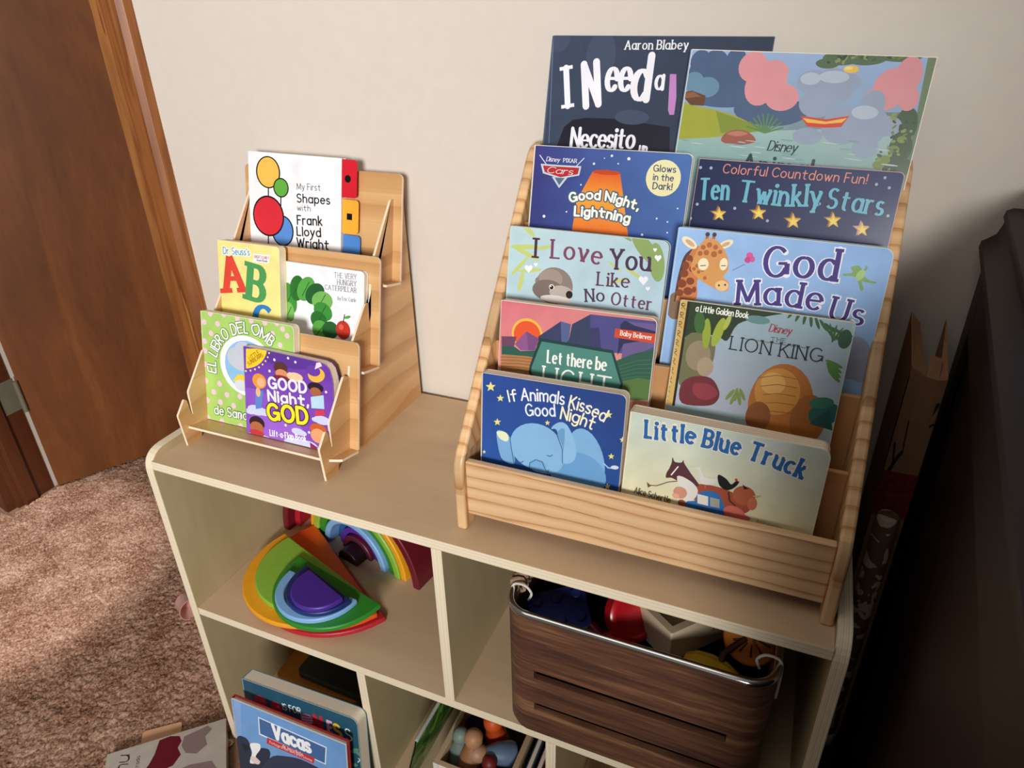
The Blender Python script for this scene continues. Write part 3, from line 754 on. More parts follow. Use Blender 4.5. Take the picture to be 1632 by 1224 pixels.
  ["p","e9b93f",[69.2,170.9,68.1,165.4,62.5,164.6,67.6,161.5,67.0,155.8,71.2,159.4,76.5,156.7,74.0,162.1,77.7,166.0,72.1,165.8]],
  ["p","f5dc74",[70.0,167.1,69.4,163.7,66.0,163.2,69.0,161.3,68.7,157.8,71.3,160.0,74.5,158.4,73.0,161.7,75.3,164.1,71.8,163.9]],
  ["p","8c6a55",[103.0,167.8,101.9,161.4,95.6,160.5,101.4,156.8,100.8,150.3,105.5,154.5,111.5,151.3,108.6,157.6,112.8,162.1,106.4,161.8]],
  ["p","e9b93f",[104.6,166.2,103.7,160.5,98.0,159.7,103.2,156.5,102.7,150.6,106.8,154.3,112.2,151.6,109.6,157.1,113.3,161.2,107.6,160.9]],
  ["p","f5dc74",[105.5,162.3,104.9,158.8,101.5,158.3,104.6,156.3,104.4,152.8,106.9,155.0,110.2,153.3,108.6,156.7,110.9,159.2,107.4,159.1]],
  ["p","8c6a55",[140.9,172.0,139.9,165.7,133.8,164.9,139.5,161.3,139.0,154.9,143.5,159.0,149.3,155.9,146.4,162.0,150.4,166.5,144.2,166.2]],
  ["p","e9b93f",[142.5,170.5,141.6,164.9,136.2,164.1,141.2,160.9,140.8,155.2,144.8,158.8,150.0,156.1,147.4,161.5,150.9,165.5,145.5,165.2]],
  ["p","f5dc74",[143.4,166.6,142.9,163.2,139.6,162.7,142.6,160.8,142.4,157.3,144.8,159.5,148.0,157.9,146.4,161.2,148.6,163.6,145.2,163.4]],
  ["p","c48fae",[169.2,165.6,168.4,159.6,162.7,158.8,168.0,155.4,167.6,149.3,171.7,153.2,177.2,150.3,174.5,156.0,178.1,160.3,172.4,160.0]],
  ["p","e9b93f",[170.8,164.1,170.0,158.8,165.0,158.0,169.7,155.0,169.4,149.6,173.0,153.0,177.9,150.5,175.5,155.6,178.7,159.4,173.6,159.1]],
  ["p","f5dc74",[171.7,160.4,171.2,157.2,168.1,156.7,171.0,154.9,170.8,151.5,173.1,153.7,176.0,152.1,174.5,155.2,176.6,157.6,173.4,157.4]],
 ],
 'cars': [
  ["g","e0562b","f0a83c",[71.9,193.5,77.0,196.1,89.1,197.4,101.4,196.4,104.7,194.5,112.9,163.7,55.8,159.2]],
  ["g","f0a83c","e8702c",[56.8,162.2,112.4,165.1,122.3,126.7,54.6,127.0]],
  ["e","c9481f",88.7,194.6,16.0,2.6,0],
  ["e","e8ecf4",93.0,212.9,1.4,1.3,0],
  ["e","e8ecf4",112.7,210.8,1.8,1.7,0],
  ["e","e8ecf4",73.1,203.2,1.4,1.3,0],
  ["e","e8ecf4",101.2,204.9,0.9,0.8,0],
  ["e","e8ecf4",60.1,179.2,0.9,0.9,0],
  ["e","e8ecf4",45.7,147.7,1.0,0.9,0],
  ["e","e8ecf4",18.2,140.2,1.8,1.7,0],
  ["e","e8ecf4",173.7,161.8,0.9,0.8,0],
  ["e","e8ecf4",152.1,149.1,1.0,1.0,0],
  ["e","e8ecf4",164.5,146.5,0.9,0.9,0],
  ["e","e8ecf4",137.9,129.9,1.3,1.3,0],
  ["e","e8ecf4",165.8,134.9,0.9,0.9,0],
  ["e","e8ecf4",84.7,209.8,0.6,0.6,0],
  ["e","f0e8b4",153.6,192.7,19.2,19.4,0],
  ["t","Glows","bold","33406e",6.64,[141.4,199.3,166.7,199.5],None,0],
  ["t","in the","bold","33406e",6.4,[142.3,190.2,165.4,190.3],None,0],
  ["t","Dark!","bold","33406e",6.72,[143.0,180.7,165.0,180.9],None,0],
  ["t","Good Night,","fat","4a6478",9.73,[48.2,158.9,71.1,164.5,92.9,164.3,111.7,160.7,130.7,156.5],"4a6478",1.4],
  ["t","Lightning","fat","4a6478",10.09,[55.0,144.3,88.9,145.4,122.4,141.6],"4a6478",1.4],
  ["t","Good Night,","fat","fbfaee",9.73,[48.2,158.9,71.1,164.5,92.9,164.3,111.7,160.7,130.7,156.5],None,0],
  ["t","Lightning","fat","fbfaee",10.09,[55.0,144.3,88.9,145.4,122.4,141.6],None,0],
  ["l","dfe5ee",0.98,[7.1,208.8,15.7,199.6]],
  ["l","dfe5ee",0.93,[61.1,208.4,52.9,199.5]],
  ["t","Disney","script","f2f4fa",4.94,[15.4,202.8,32.2,202.6],None,0],
  ["t","PIXAR","serif","f2f4fa",4.04,[36.4,202.9,53.2,203.0],None,0],
  ["p","c9d2dc",[9.1,199.4,34.2,199.3,58.9,199.6,57.4,189.3,35.3,184.2,12.8,188.9]],
  ["p","b53135",[12.0,197.7,34.0,197.5,56.6,197.7,55.4,190.5,34.8,185.9,14.9,190.5]],
  ["p","c9d2dc",[24.2,185.7,43.5,185.9,34.3,173.5]],
  ["p","5a7286",[27.8,185.2,40.0,185.4,34.1,176.8]],
  ["t","Cars","script","f5f2ee",6.74,[16.6,190.0,49.5,189.5],None,0],
 ],
 'otter': [
  ["e","c3ce7c",20.3,194.6,13.0,3.2,-40],
  ["e","c3ce7c",18.7,173.5,18.0,3.0,5],
  ["e","c3ce7c",20.9,166.2,18.0,2.7,-20],
  ["e","c3ce7c",13.9,150.2,14.9,2.4,50],
  ["e","c3ce7c",27.4,147.1,14.8,2.4,10],
  ["e","c3ce7c",17.0,132.1,11.7,3.1,80],
  ["e","8fa965",160.6,184.9,24.3,8.4,-45],
  ["e","8fa965",173.7,172.2,8.5,21.1,12],
  ["e","8fa965",136.0,196.6,8.7,2.0,-30],
  ["e","c3ce7c",149.4,158.0,11.7,2.0,-30],
  ["e","c3ce7c",134.2,147.5,11.9,2.0,20],
  ["e","c3ce7c",128.0,162.8,10.4,1.4,-30],
  ["e","c3ce7c",42.9,175.2,9.6,2.1,15],
  ["p","f3f5f8",[25.5,150.8,25.6,151.6,26.8,153.0,28.9,153.2,30.3,151.6,30.0,149.3,28.3,147.1,26.7,145.1,26.1,143.9,26.0,143.9,25.2,145.0,23.3,146.5,21.2,148.3,20.5,150.5,21.7,152.4,23.8,152.7,25.2,151.6]],
  ["p","f3f5f8",[34.1,155.5,34.2,155.9,34.8,156.6,35.8,156.7,36.5,155.9,36.4,154.8,35.5,153.7,34.7,152.7,34.4,152.1,34.4,152.1,34.0,152.6,33.0,153.4,32.0,154.3,31.7,155.4,32.3,156.3,33.3,156.5,33.9,155.9]],
  ["p","f3f5f8",[174.3,178.5,174.4,179.1,175.3,180.2,176.8,180.3,178.0,179.1,177.9,177.2,176.7,175.4,175.5,173.9,175.1,172.9,175.0,172.9,174.4,173.8,172.9,175.0,171.2,176.5,170.6,178.3,171.5,179.8,173.0,180.0,174.1,179.1]],
  ["p","f3f5f8",[170.2,186.2,170.3,186.6,170.7,187.2,171.6,187.2,172.3,186.5,172.2,185.5,171.5,184.5,170.9,183.6,170.6,183.0,170.6,183.0,170.2,183.5,169.4,184.2,168.4,185.1,168.1,186.1,168.6,186.9,169.4,187.1,170.1,186.6]],
  ["p","f3f5f8",[161.4,153.3,161.5,154.2,162.7,155.7,164.8,155.9,166.5,154.1,166.3,151.6,164.6,149.1,162.9,146.9,162.4,145.5,162.3,145.5,161.4,146.7,159.3,148.5,157.0,150.5,156.2,152.9,157.4,155.0,159.5,155.4,161.0,154.1]],
  ["p","f3f5f8",[167.5,143.7,167.6,144.1,168.1,144.8,169.2,144.9,169.9,144.1,169.8,142.9,169.0,141.7,168.3,140.6,168.0,140.0,168.0,140.0,167.6,140.5,166.5,141.4,165.5,142.3,165.1,143.5,165.6,144.5,166.6,144.6,167.4,144.1]],
  ["e","8b7d78",58.8,132.5,22.8,21.5,0],
  ["e","8b7d78",38.5,136.2,3.6,4.3,0],
  ["e","a09189",54.0,141.0,14.5,10.6,0],
  ["e","7a6c66",51.7,126.7,19.5,12.2,0],
  ["e","b7aca4",68.0,125.7,14.4,8.3,0],
  ["e","211d1f",78.1,124.7,4.1,4.5,0],
  ["e","e9e3df",55.9,130.9,3.2,3.3,0],
  ["e","1b1718",55.9,130.6,2.3,2.6,0],
  ["e","f5f5f5",54.9,131.7,0.8,0.8,0],
  ["e","d8cfc8",62.3,117.3,19.3,4.6,0],
  ["t","I","serif","47303f",20.89,[30.4,163.1,35.2,163.2],None,0],
  ["t","Love","serif","7d4560",20.11,[51.6,164.4,81.9,165.4,112.6,162.9],None,0],
  ["t","You","serif","4a3350",21.02,[122.6,159.9,168.0,162.7],None,0],
  ["t","Like","serif","5d3a55",14.42,[109.3,139.8,147.6,141.5],None,0],
  ["t","No","serif","4f3350",13.79,[97.9,119.4,120.9,123.0],None,0],
  ["t","Otter","serif","6a3c58",13.61,[127.7,120.3,174.6,119.7],None,0],
 ],
 'light': [
  ["e","f0b74c",34.1,146.9,19.0,18.6,0],
  ["e","e2582f",34.1,146.3,16.4,16.2,0],
  ["p","6d4560",[2.5,140.6,21.4,142.6,18.7,130.6,3.1,128.4]],
  ["p","8a5587",[19.4,133.8,33.1,150.3,48.7,143.9,44.8,129.6,27.1,127.1]],
  ["p","764a7c",[33.1,150.3,48.7,143.9,44.8,129.6,36.8,128.4]],
  ["p","3b3f62",[47.7,146.1,73.4,167.0,76.7,137.1,49.1,137.9]],
  ["p","56618f",[73.4,167.0,85.4,165.2,84.4,147.2,76.7,137.1]],
  ["p","39405f",[84.4,147.2,86.9,165.4,106.9,178.9,110.8,141.8,76.7,137.1]],
  ["p","4f4c86",[106.9,178.9,180.7,180.0,184.7,143.5,136.3,139.5,109.4,140.1]],
  ["p","3e3a66",[107.4,163.6,117.7,165.6,122.8,140.5,109.4,140.1]],
  ["p","6b5b8e",[145.9,175.7,181.0,177.2,183.5,154.8,159.5,139.8,145.8,132.0]],
  ["p","2f2f55",[141.2,172.2,145.8,177.1,156.2,172.7,182.0,168.9,182.7,161.9,146.8,151.2,140.9,137.2]],
  ["p","2c5a4e",[3.1,128.7,18.7,130.6,27.2,126.3,48.0,130.0,48.7,117.7,3.7,117.5]],
  ["p","b07a4e",[3.2,119.0,35.6,121.3,48.5,120.8,47.5,86.0,3.8,78.9]],
  ["l","8d5f3d",1.18,[3.2,115.8,26.0,118.3,45.5,118.8]],
  ["l","8d5f3d",1.18,[3.4,112.0,26.2,114.6,45.7,115.1]],
  ["l","8d5f3d",1.18,[3.6,108.2,26.4,110.8,45.9,111.4]],
  ["l","8d5f3d",1.18,[3.8,104.4,26.6,107.0,46.2,107.6]],
  ["l","8d5f3d",1.18,[4.0,100.6,26.8,103.3,46.4,103.9]],
  ["l","8d5f3d",1.18,[4.2,96.8,27.0,99.5,46.6,100.1]],
  ["p","2f5a49",[140.0,131.1,159.3,142.0,182.6,150.4,188.7,94.0,142.7,86.2]],
  ["p","59753f",[146.6,108.2,166.3,115.8,183.5,115.5,184.5,93.3,147.1,87.0]],
  ["l","3f6e52",1.02,[144.9,125.9,163.0,134.5,182.4,138.8]],
  ["l","3f6e52",1.03,[145.3,122.1,163.4,130.1,183.0,133.9]],
  ["l","3f6e52",1.03,[145.6,118.2,163.8,125.8,183.5,129.0]],
  ["l","3f6e52",1.03,[146.0,114.4,164.3,121.4,184.0,124.1]],
  ["l","3f6e52",1.03,[146.4,110.5,164.7,117.0,184.6,119.2]],
  ["p","1f3f40",[49.4,144.8,136.0,142.4,150.4,106.5,147.1,87.0,50.7,86.5,38.7,102.1,39.5,110.1]],
  ["p","4c857a",[52.4,141.1,134.3,138.9,147.7,105.6,143.9,89.5,52.1,89.9,42.2,102.6,42.1,109.7]],
  ["t","Let there be","serif","f2f0ea",14.09,[60.3,117.5,130.2,118.3],None,0],
  ["t","LIGHT","serift","ecebe4",23.4,[55.8,88.9,138.1,87.9],None,0],
  ["p","d04a2c",[136.0,167.0,181.1,166.6,181.4,156.0,135.8,157.0]],
  ["t","Baby Believer","serif","f6efe6",5.18,[141.9,160.2,176.8,159.6],None,0],
 ],
 'god': [
  ["e","8f97ab",189.3,100.8,16.7,22.3,0],
  ["e","8f97ab",200.1,89.8,12.5,12.8,0],
  ["e","7d6450",7.7,128.4,9.9,15.1,0],
  ["p","c47a48",[9.6,178.5,12.2,183.0,15.7,188.7,19.4,193.2,22.5,194.4,25.2,190.8,27.8,183.8,29.9,175.9,31.0,169.7,30.7,165.9,29.2,163.3,27.5,160.9,26.4,157.7,26.8,152.9,28.1,147.2,28.8,141.9,27.7,137.9,23.6,135.5,17.5,134.0,11.2,133.7,6.8,135.0,5.0,138.5,4.8,144.0,5.3,149.9,5.6,155.0,5.8,158.8,6.1,162.3,6.5,165.4,7.0,168.3,7.3,171.0,7.6,173.2,8.2,175.6]],
  ["p","4e3b35",[9.1,181.7,11.0,185.3,13.5,188.3,15.6,190.2,16.7,190.6,16.2,189.0,14.7,185.7,12.9,181.5,11.4,177.1,10.6,172.2,9.9,166.7,9.4,160.9,8.8,155.4,8.3,149.7,7.8,143.9,7.3,138.7,6.8,135.0,6.3,132.9,5.8,132.0,5.4,132.5,5.2,134.8,5.1,139.4,5.1,146.0,5.3,153.3,5.7,159.9,6.3,165.9,7.0,171.8,7.9,177.2]],
  ["e","7f3f24",12.1,172.3,3.9,4.5,0],
  ["e","7f3f24",14.9,180.7,3.5,3.2,0],
  ["e","7f3f24",11.7,164.0,4.5,4.2,0],
  ["e","7f3f24",19.0,169.8,2.9,3.2,0],
  ["e","7f3f24",10.8,153.1,4.9,4.6,0],
  ["e","7f3f24",19.3,156.7,4.2,3.9,0],
  ["e","7f3f24",9.8,143.0,4.2,3.7,0],
  ["e","7f3f24",18.4,145.8,4.9,4.3,0],
  ["e","7f3f24",24.6,148.3,2.2,3.3,0],
  ["e","7f3f24",20.1,178.1,3.2,2.6,0],
  ["e","ecdcba",12.6,196.6,9.2,4.5,-30],
  ["e","c9a583",13.4,196.3,5.7,2.2,-30],
  ["e","ecdcba",49.7,199.0,7.6,3.8,32],
  ["e","c9a583",49.4,198.8,4.6,1.9,32],
  ["l","a06a42",3.11,[29.9,200.0,29.8,206.6]],
  ["l","a06a42",3.09,[36.2,199.9,36.6,207.0]],
  ["e","4d3830",29.8,207.0,2.3,2.2,0],
  ["e","4d3830",36.7,207.4,2.2,2.2,0],
  ["p","d09455",[22.7,192.9,24.2,196.2,25.7,198.8,27.4,200.9,29.2,202.3,31.4,203.2,33.9,203.4,36.3,203.1,38.6,202.5,40.5,201.7,42.2,200.5,43.9,199.0,45.7,197.0,47.8,194.5,50.0,191.6,52.1,188.4,53.8,185.3,54.8,182.1,55.5,178.7,55.8,175.5,55.8,172.7,55.0,170.6,53.7,168.9,52.5,167.4,52.2,165.9,53.2,164.4,55.1,163.1,57.2,161.8,58.6,160.2,59.2,158.2,59.5,155.9,59.4,153.7,58.8,152.1,57.5,151.1,55.7,150.5,53.6,150.3,51.5,150.3,49.6,150.7,47.6,151.4,45.5,152.3,43.1,153.3,40.3,154.3,37.2,155.5,34.1,156.8,31.1,158.3,28.4,159.8,25.7,161.6,23.2,163.4,21.3,165.2,19.7,166.8,18.5,168.2,17.8,170.1,17.7,172.9,18.3,177.3,19.6,182.8,21.2,188.4]],
  ["e","a8623a",27.4,193.4,2.5,2.5,0],
  ["e","a8623a",33.3,196.4,2.8,2.8,0],
  ["e","a8623a",39.8,194.8,2.5,2.5,0],
  ["e","a8623a",31.4,188.3,2.8,2.9,0],
  ["e","a8623a",39.3,187.6,3.1,3.2,0],
  ["e","a8623a",45.1,190.6,2.2,2.2,0],
  ["e","a8623a",25.2,186.8,2.5,2.6,0],
  ["e","a8623a",24.0,173.7,2.1,2.1,0],
  ["e","a8623a",26.5,167.5,1.9,1.9,0],
  ["e","a8623a",33.8,161.9,1.9,1.9,0],
  ["e","a8623a",21.3,170.1,1.9,1.9,0],
  ["e","a8623a",30.2,169.6,1.6,1.6,0],
  ["e","efe0bd",30.1,176.0,5.4,6.4,0],
  ["e","efe0bd",50.5,178.5,4.0,6.4,0],
  ["e","e3bd86",52.2,156.1,6.8,5.5,0],
  ["l","2d2524",0.79,[27.5,174.1,32.6,175.1]],
  ["l","2d2524",0.77,[48.6,176.7,52.6,177.2]],
  ["e","5a3a2c",49.3,156.1,1.1,1.1,0],
  ["e","5a3a2c",55.4,157.5,1.1,1.1,0],
  ["e","d4568f",74.6,190.5,3.3,3.1,0],
  ["e","c04484",73.6,185.7,3.3,3.1,0],
  ["e","c95a93",78.0,186.8,2.4,3.1,0],
  ["l","7d5a78",0.6,[71.4,181.0,60.3,173.3]],
  ["p","7fa565",[169.9,189.9,170.9,190.8,172.6,191.6,174.6,192.1,176.3,192.1,177.7,191.4,179.0,190.1,180.2,188.8,181.1,188.3,181.8,189.0,182.2,190.5,182.5,192.1,182.9,193.0,183.4,192.8,184.0,192.2,184.5,191.2,184.6,190.2,184.0,189.1,182.9,187.9,182.0,186.6,181.8,185.3,182.4,183.9,183.7,182.4,185.3,181.1,187.0,180.0,188.8,179.4,191.0,179.1,192.9,178.9,194.3,178.7,194.9,178.3,195.1,177.8,194.8,177.4,194.1,177.2,192.6,177.0,190.4,177.0,188.1,177.1,186.2,177.2,184.7,177.4,183.4,177.8,182.4,177.9,182.0,177.5,182.4,176.2,183.4,174.2,184.5,172.2,185.1,170.7,184.9,169.6,184.3,168.8,183.5,168.4,182.7,168.8,181.8,170.4,180.8,172.8,179.7,175.3,178.6,177.4,177.6,178.8,176.8,180.0,175.7,180.8,174.3,181.4,172.2,181.6,169.7,181.3,167.2,181.1,165.4,181.0,164.4,181.3,164.0,181.8,164.0,182.4,164.6,182.9,166.2,183.3,168.5,183.7,170.8,184.2,172.2,184.9,172.1,186.0,171.1,187.4,170.1,188.7]],
  ["e","a7c487",179.7,183.3,3.5,5.7,-20],
  ["t","God","serif","e9eaf6",29.24,[90.7,171.1,126.1,174.9,159.6,175.6],"e9eaf6",1.3],
  ["t","Made","serif","e9eaf6",24.18,[69.0,139.1,111.0,144.5,152.1,144.4],"e9eaf6",1.3],
  ["t","Us","serif","e9eaf6",21.77,[158.9,137.5,191.5,134.6],"e9eaf6",1.3],
  ["t","God","serif","43357d",29.24,[90.7,171.1,126.1,174.9,159.6,175.6],None,0],
  ["t","Made","serif","43357d",24.18,[69.0,139.1,111.0,144.5,152.1,144.4],None,0],
  ["t","Us","serif","43357d",21.77,[158.9,137.5,191.5,134.6],None,0],
 ],
 'lion': [
  ["g","93adb9","a9aebf",[7.7,207.6,164.3,207.9,164.5,94.6,7.2,95.2]],
  ["p","23361f",[7.7,207.6,19.1,211.2,35.3,211.9,52.7,211.4,67.6,211.0,80.7,211.1,93.6,210.8,103.7,210.1,108.8,208.9,107.0,207.0,99.9,204.5,90.8,201.7,83.0,199.0,76.7,196.6,70.6,194.3,64.9,191.8,60.3,188.6,57.3,184.0,55.5,178.5,54.1,173.3,52.3,170.0,50.1,169.2,47.9,170.2,45.3,171.8,42.1,172.8,37.6,173.1,32.4,173.2,27.0,173.1,22.2,172.7,18.1,170.7,14.2,167.7,10.9,165.8,8.5,167.7,5.9,175.4,3.4,187.2,3.2,199.2]],
  ["p","6b6a4a",[10.0,167.9,15.3,172.7,23.0,174.1,30.8,173.5,36.6,171.9,39.6,169.3,41.1,165.1,41.8,160.1,42.0,155.0,41.9,149.7,41.2,143.9,40.0,138.2,38.2,133.4,35.7,129.7,32.6,126.7,29.0,124.2,25.5,122.0,21.5,118.7,17.0,115.0,13.0,113.3,10.1,116.1,8.4,126.3,7.4,141.6,7.7,157.1]],
  ["e","8f7f66",25.7,149.4,12.8,16.3,0],
  ["e","a58f78",34.5,138.8,8.5,10.4,0],
  ["e","8fa032",30.6,174.0,4.2,16.0,5],
  ["e","9aaa38",42.1,177.2,4.7,15.9,-12],
  ["e","aab550",49.4,188.5,2.5,8.6,-15],
  ["e","39622f",21.9,184.5,5.6,11.6,8],
  ["e","2f5a2c",109.2,206.9,1.5,6.9,-30],
  ["e","2f5a2c",115.3,205.3,1.5,6.9,-16],
  ["e","2f5a2c",121.4,203.6,1.5,6.9,-2],
  ["e","2f5a2c",127.4,202.0,1.5,6.9,12],
  ["e","2f5a2c",133.4,200.4,1.5,6.8,26],
  ["e","2f5a2c",139.4,198.8,1.5,6.8,40],
  ["e","2f5a2c",145.3,197.2,1.5,6.8,54],
  ["e","2f5a2c",151.3,195.6,1.5,6.8,68],
  ["e","3a6134",144.7,194.0,1.1,9.0,40],
  ["e","3a6134",147.6,193.1,1.1,9.0,18],
  ["e","3a6134",150.5,192.1,1.1,9.0,-4],
  ["e","3a6134",153.5,191.2,1.1,9.0,-26],
  ["e","3a6134",156.4,190.3,1.1,9.0,-48],
  ["e","3a6134",159.3,189.3,1.1,9.0,-70],
  ["e","32543a",160.7,188.2,6.1,9.5,0],
  ["e","55803f",155.7,162.3,8.7,2.1,-18],
  ["e","55803f",156.4,158.4,8.7,2.1,-26],
  ["e","55803f",157.1,154.6,8.7,2.1,-34],
  ["e","55803f",157.8,150.8,8.7,2.1,-42],
  ["e","5d8a86",78.2,195.5,11.9,4.2,0],
  ["e","b06a2a",114.1,111.2,31.2,44.0,0],
  ["e","9a5a26",142.4,101.9,16.8,26.2,0],
  ["e","c98a3d",109.0,125.1,21.9,24.7,0],
  ["e","d9a55a",103.6,133.0,11.9,11.6,0],
  ["e","8a4f24",95.0,95.4,12.3,16.4,0],
  ["l","8a4f24",0.67,[88.1,136.1,106.0,142.2,126.1,141.4]],
  ["l","8a4f24",0.67,[92.2,128.0,107.7,132.8,126.6,132.5]],
  ["l","8a4f24",0.67,[96.4,119.8,109.3,123.4,127.1,123.5]],
  ["l","8a4f24",0.67,[100.5,111.6,110.9,113.9,127.7,114.4]],
  ["l","8a4f24",0.67,[104.6,103.4,112.6,104.3,128.2,105.3]],
  ["p","6b2731",[12.5,115.0,14.0,118.6,16.6,121.7,19.8,124.3,23.4,126.2,27.7,127.6,32.7,128.5,37.7,128.7,41.9,127.9,45.3,125.9,48.2,122.8,50.6,119.3,52.3,116.1,53.3,113.3,53.6,110.6,53.4,107.9,52.6,105.5,51.4,103.2,49.8,101.0,47.4,99.1,43.7,97.6,37.6,96.1,29.7,94.8,21.8,94.3,16.1,95.4,13.2,99.0,11.9,104.4,11.8,110.2]],
  ["p","8c3540",[25.9,119.0,29.1,120.3,33.9,121.1,38.9,121.1,43.0,120.5,46.3,119.0,49.1,116.6,51.1,113.9,51.6,111.4,50.2,109.0,47.1,106.4,43.4,104.3,39.9,103.1,36.7,103.0,33.2,103.7,30.0,105.1,27.7,106.9,26.1,109.6,25.0,113.1,24.8,116.5]],
  ["e","7c8f4a",64.0,113.7,2.0,7.2,-30],
  ["e","7c8f4a",67.8,109.9,1.9,7.2,-15],
  ["e","7c8f4a",70.1,114.9,1.9,7.2,0],
  ["e","7c8f4a",73.8,111.0,1.9,7.2,15],
  ["e","7c8f4a",76.0,116.0,1.9,7.1,30],
  ["e","2a5f5a",156.4,110.6,15.2,11.5,30],
  ["e","356f5e",151.8,121.4,11.4,5.7,15],
  ["p","27504c",[144.4,97.9,160.3,117.3,167.0,95.2]],
  ["p","1e1a14",[6.7,207.5,9.3,207.9,9.3,90.9,6.4,90.4]],
  ["p","c9a65e",[-2.6,204.2,6.5,207.2,6.6,90.4,-4.0,93.1]],
  ["e","4a3a1e",2.5,200.8,2.4,1.9,0],
  ["e","c9a65e",3.0,200.9,1.4,1.0,0],
  ["l","4a3a1e",0.57,[0.6,196.5,2.9,198.2,5.6,196.0]],
  ["e","4a3a1e",2.2,191.1,2.4,1.9,0],
  ["e","c9a65e",2.6,191.1,1.4,1.0,0],
  ["l","4a3a1e",0.58,[0.2,186.7,2.5,188.5,5.2,186.2]],
  ["e","4a3a1e",1.8,181.3,2.4,1.9,0],
  ["e","c9a65e",2.2,181.3,1.4,1.0,0],
  ["l","4a3a1e",0.58,[-0.2,176.8,2.1,178.6,4.8,176.3]],
  ["e","4a3a1e",1.4,171.4,2.5,1.9,0],
  ["e","c9a65e",1.8,171.4,1.4,1.0,0],
  ["l","4a3a1e",0.58,[-0.6,166.9,1.7,168.7,4.4,166.4]],
  ["e","4a3a1e",1.0,161.4,2.5,1.9,0],
  ["e","c9a65e",1.4,161.4,1.5,1.0,0],
  ["l","4a3a1e",0.58,[-1.0,156.8,1.4,158.7,4.0,156.4]],
  ["e","4a3a1e",0.6,151.3,2.5,1.9,0],
  ["e","c9a65e",1.0,151.4,1.5,1.0,0],
  ["l","4a3a1e",0.59,[-1.4,146.7,1.0,148.7,3.6,146.4]],
  ["e","4a3a1e",0.2,141.2,2.5,2.0,0],
  ["e","c9a65e",0.6,141.3,1.5,1.1,0],
  ["l","4a3a1e",0.59,[-1.8,136.6,0.6,138.5,3.3,136.2]],
  ["e","4a3a1e",-0.2,131.0,2.5,2.0,0],
  ["e","c9a65e",0.2,131.1,1.5,1.1,0],
  ["l","4a3a1e",0.59,[-2.3,126.3,0.1,128.3,2.9,126.0]],
  ["e","4a3a1e",-0.6,120.7,2.5,2.0,0],
  ["e","c9a65e",-0.2,120.8,1.5,1.1,0],
  ["l","4a3a1e",0.59,[-2.7,116.0,-0.3,118.0,2.5,115.7]],
  ["e","4a3a1e",-1.1,110.4,2.5,2.0,0],
  ["e","c9a65e",-0.6,110.4,1.5,1.1,0],
  ["l","4a3a1e",0.6,[-3.1,105.6,-0.7,107.6,2.1,105.3]],
  ["e","4a3a1e",-1.5,99.9,2.5,2.0,0],
  ["e","c9a65e",-1.0,100.0,1.5,1.1,0],
  ["l","4a3a1e",0.6,[-3.5,95.1,-1.1,97.1,1.7,94.8]],
  ["t","a Little Golden Book","hand","f3f2e8",6.36,[15.9,195.9,68.7,195.8],None,0],
  ["t","Disney","script","9c2f35",7.6,[90.3,185.6,111.7,185.1],None,0],
  ["t","THE","serift","1f2428",3.96,[93.3,176.0,108.8,176.7],None,0],
  ["l","30383c",0.41,[64.8,174.5,130.5,174.2]],
  ["t","LION KING","serift","1c2024",13.33,[55.8,161.7,145.0,162.4],None,0],
 ],
 'kiss': [
  ["p","e9e08a",[10.3,165.5,8.8,161.1,4.2,160.1,7.9,157.9,6.7,153.4,10.5,156.5,14.4,154.7,13.1,158.8,16.6,162.1,12.0,161.6]],
  ["p","e9e08a",[22.6,152.0,21.5,148.7,18.1,148.0,20.8,146.4,20.0,143.1,22.8,145.4,25.6,144.0,24.7,147.0,27.2,149.5,23.9,149.1]],
  ["p","e9e08a",[19.5,122.4,18.4,119.1,15.0,118.3,17.7,116.7,16.8,113.2,19.7,115.6,22.6,114.3,21.6,117.4,24.2,120.0,20.8,119.5]],
  ["p","e9e08a",[80.2,131.0,79.5,128.7,77.3,128.1,79.1,127.0,78.6,124.7,80.5,126.3,82.4,125.4,81.7,127.5,83.4,129.3,81.1,128.9]],
  ["p","e9e08a",[128.6,126.2,127.8,123.2,124.9,122.6,127.3,121.1,126.7,118.1,129.0,120.2,131.5,119.0,130.5,121.8,132.6,124.0,129.8,123.6]],
  ["p","e9e08a",[148.7,153.8,147.9,150.7,144.9,150.1,147.4,148.6,146.8,145.4,149.2,147.6,151.8,146.3,150.8,149.2,152.9,151.5,150.0,151.1]],
  ["p","e9e08a",[165.9,127.6,165.2,124.9,162.7,124.3,164.8,123.0,164.4,120.3,166.3,122.2,168.6,121.1,167.7,123.6,169.5,125.6,167.0,125.2]],
  ["p","e9e08a",[155.1,105.9,154.4,103.2,151.8,102.5,153.9,101.2,153.4,98.4,155.5,100.4,157.8,99.3,156.9,101.8,158.7,103.9,156.2,103.5]],
  ["p","e9e08a",[153.4,69.3,152.7,66.4,150.1,65.7,152.3,64.4,151.8,61.5,153.9,63.6,156.2,62.5,155.3,65.1,157.2,67.3,154.6,66.8]],
  ["p","e9e08a",[3.6,79.5,3.0,77.7,1.2,77.3,2.6,76.5,2.2,74.7,3.6,75.9,5.1,75.3,4.6,76.9,6.0,78.2,4.2,77.9]],
  ["e","7fb0dc",127.4,90.9,20.9,38.3,14],
  ["e","6b9fd0",118.9,72.1,32.8,27.2,0],
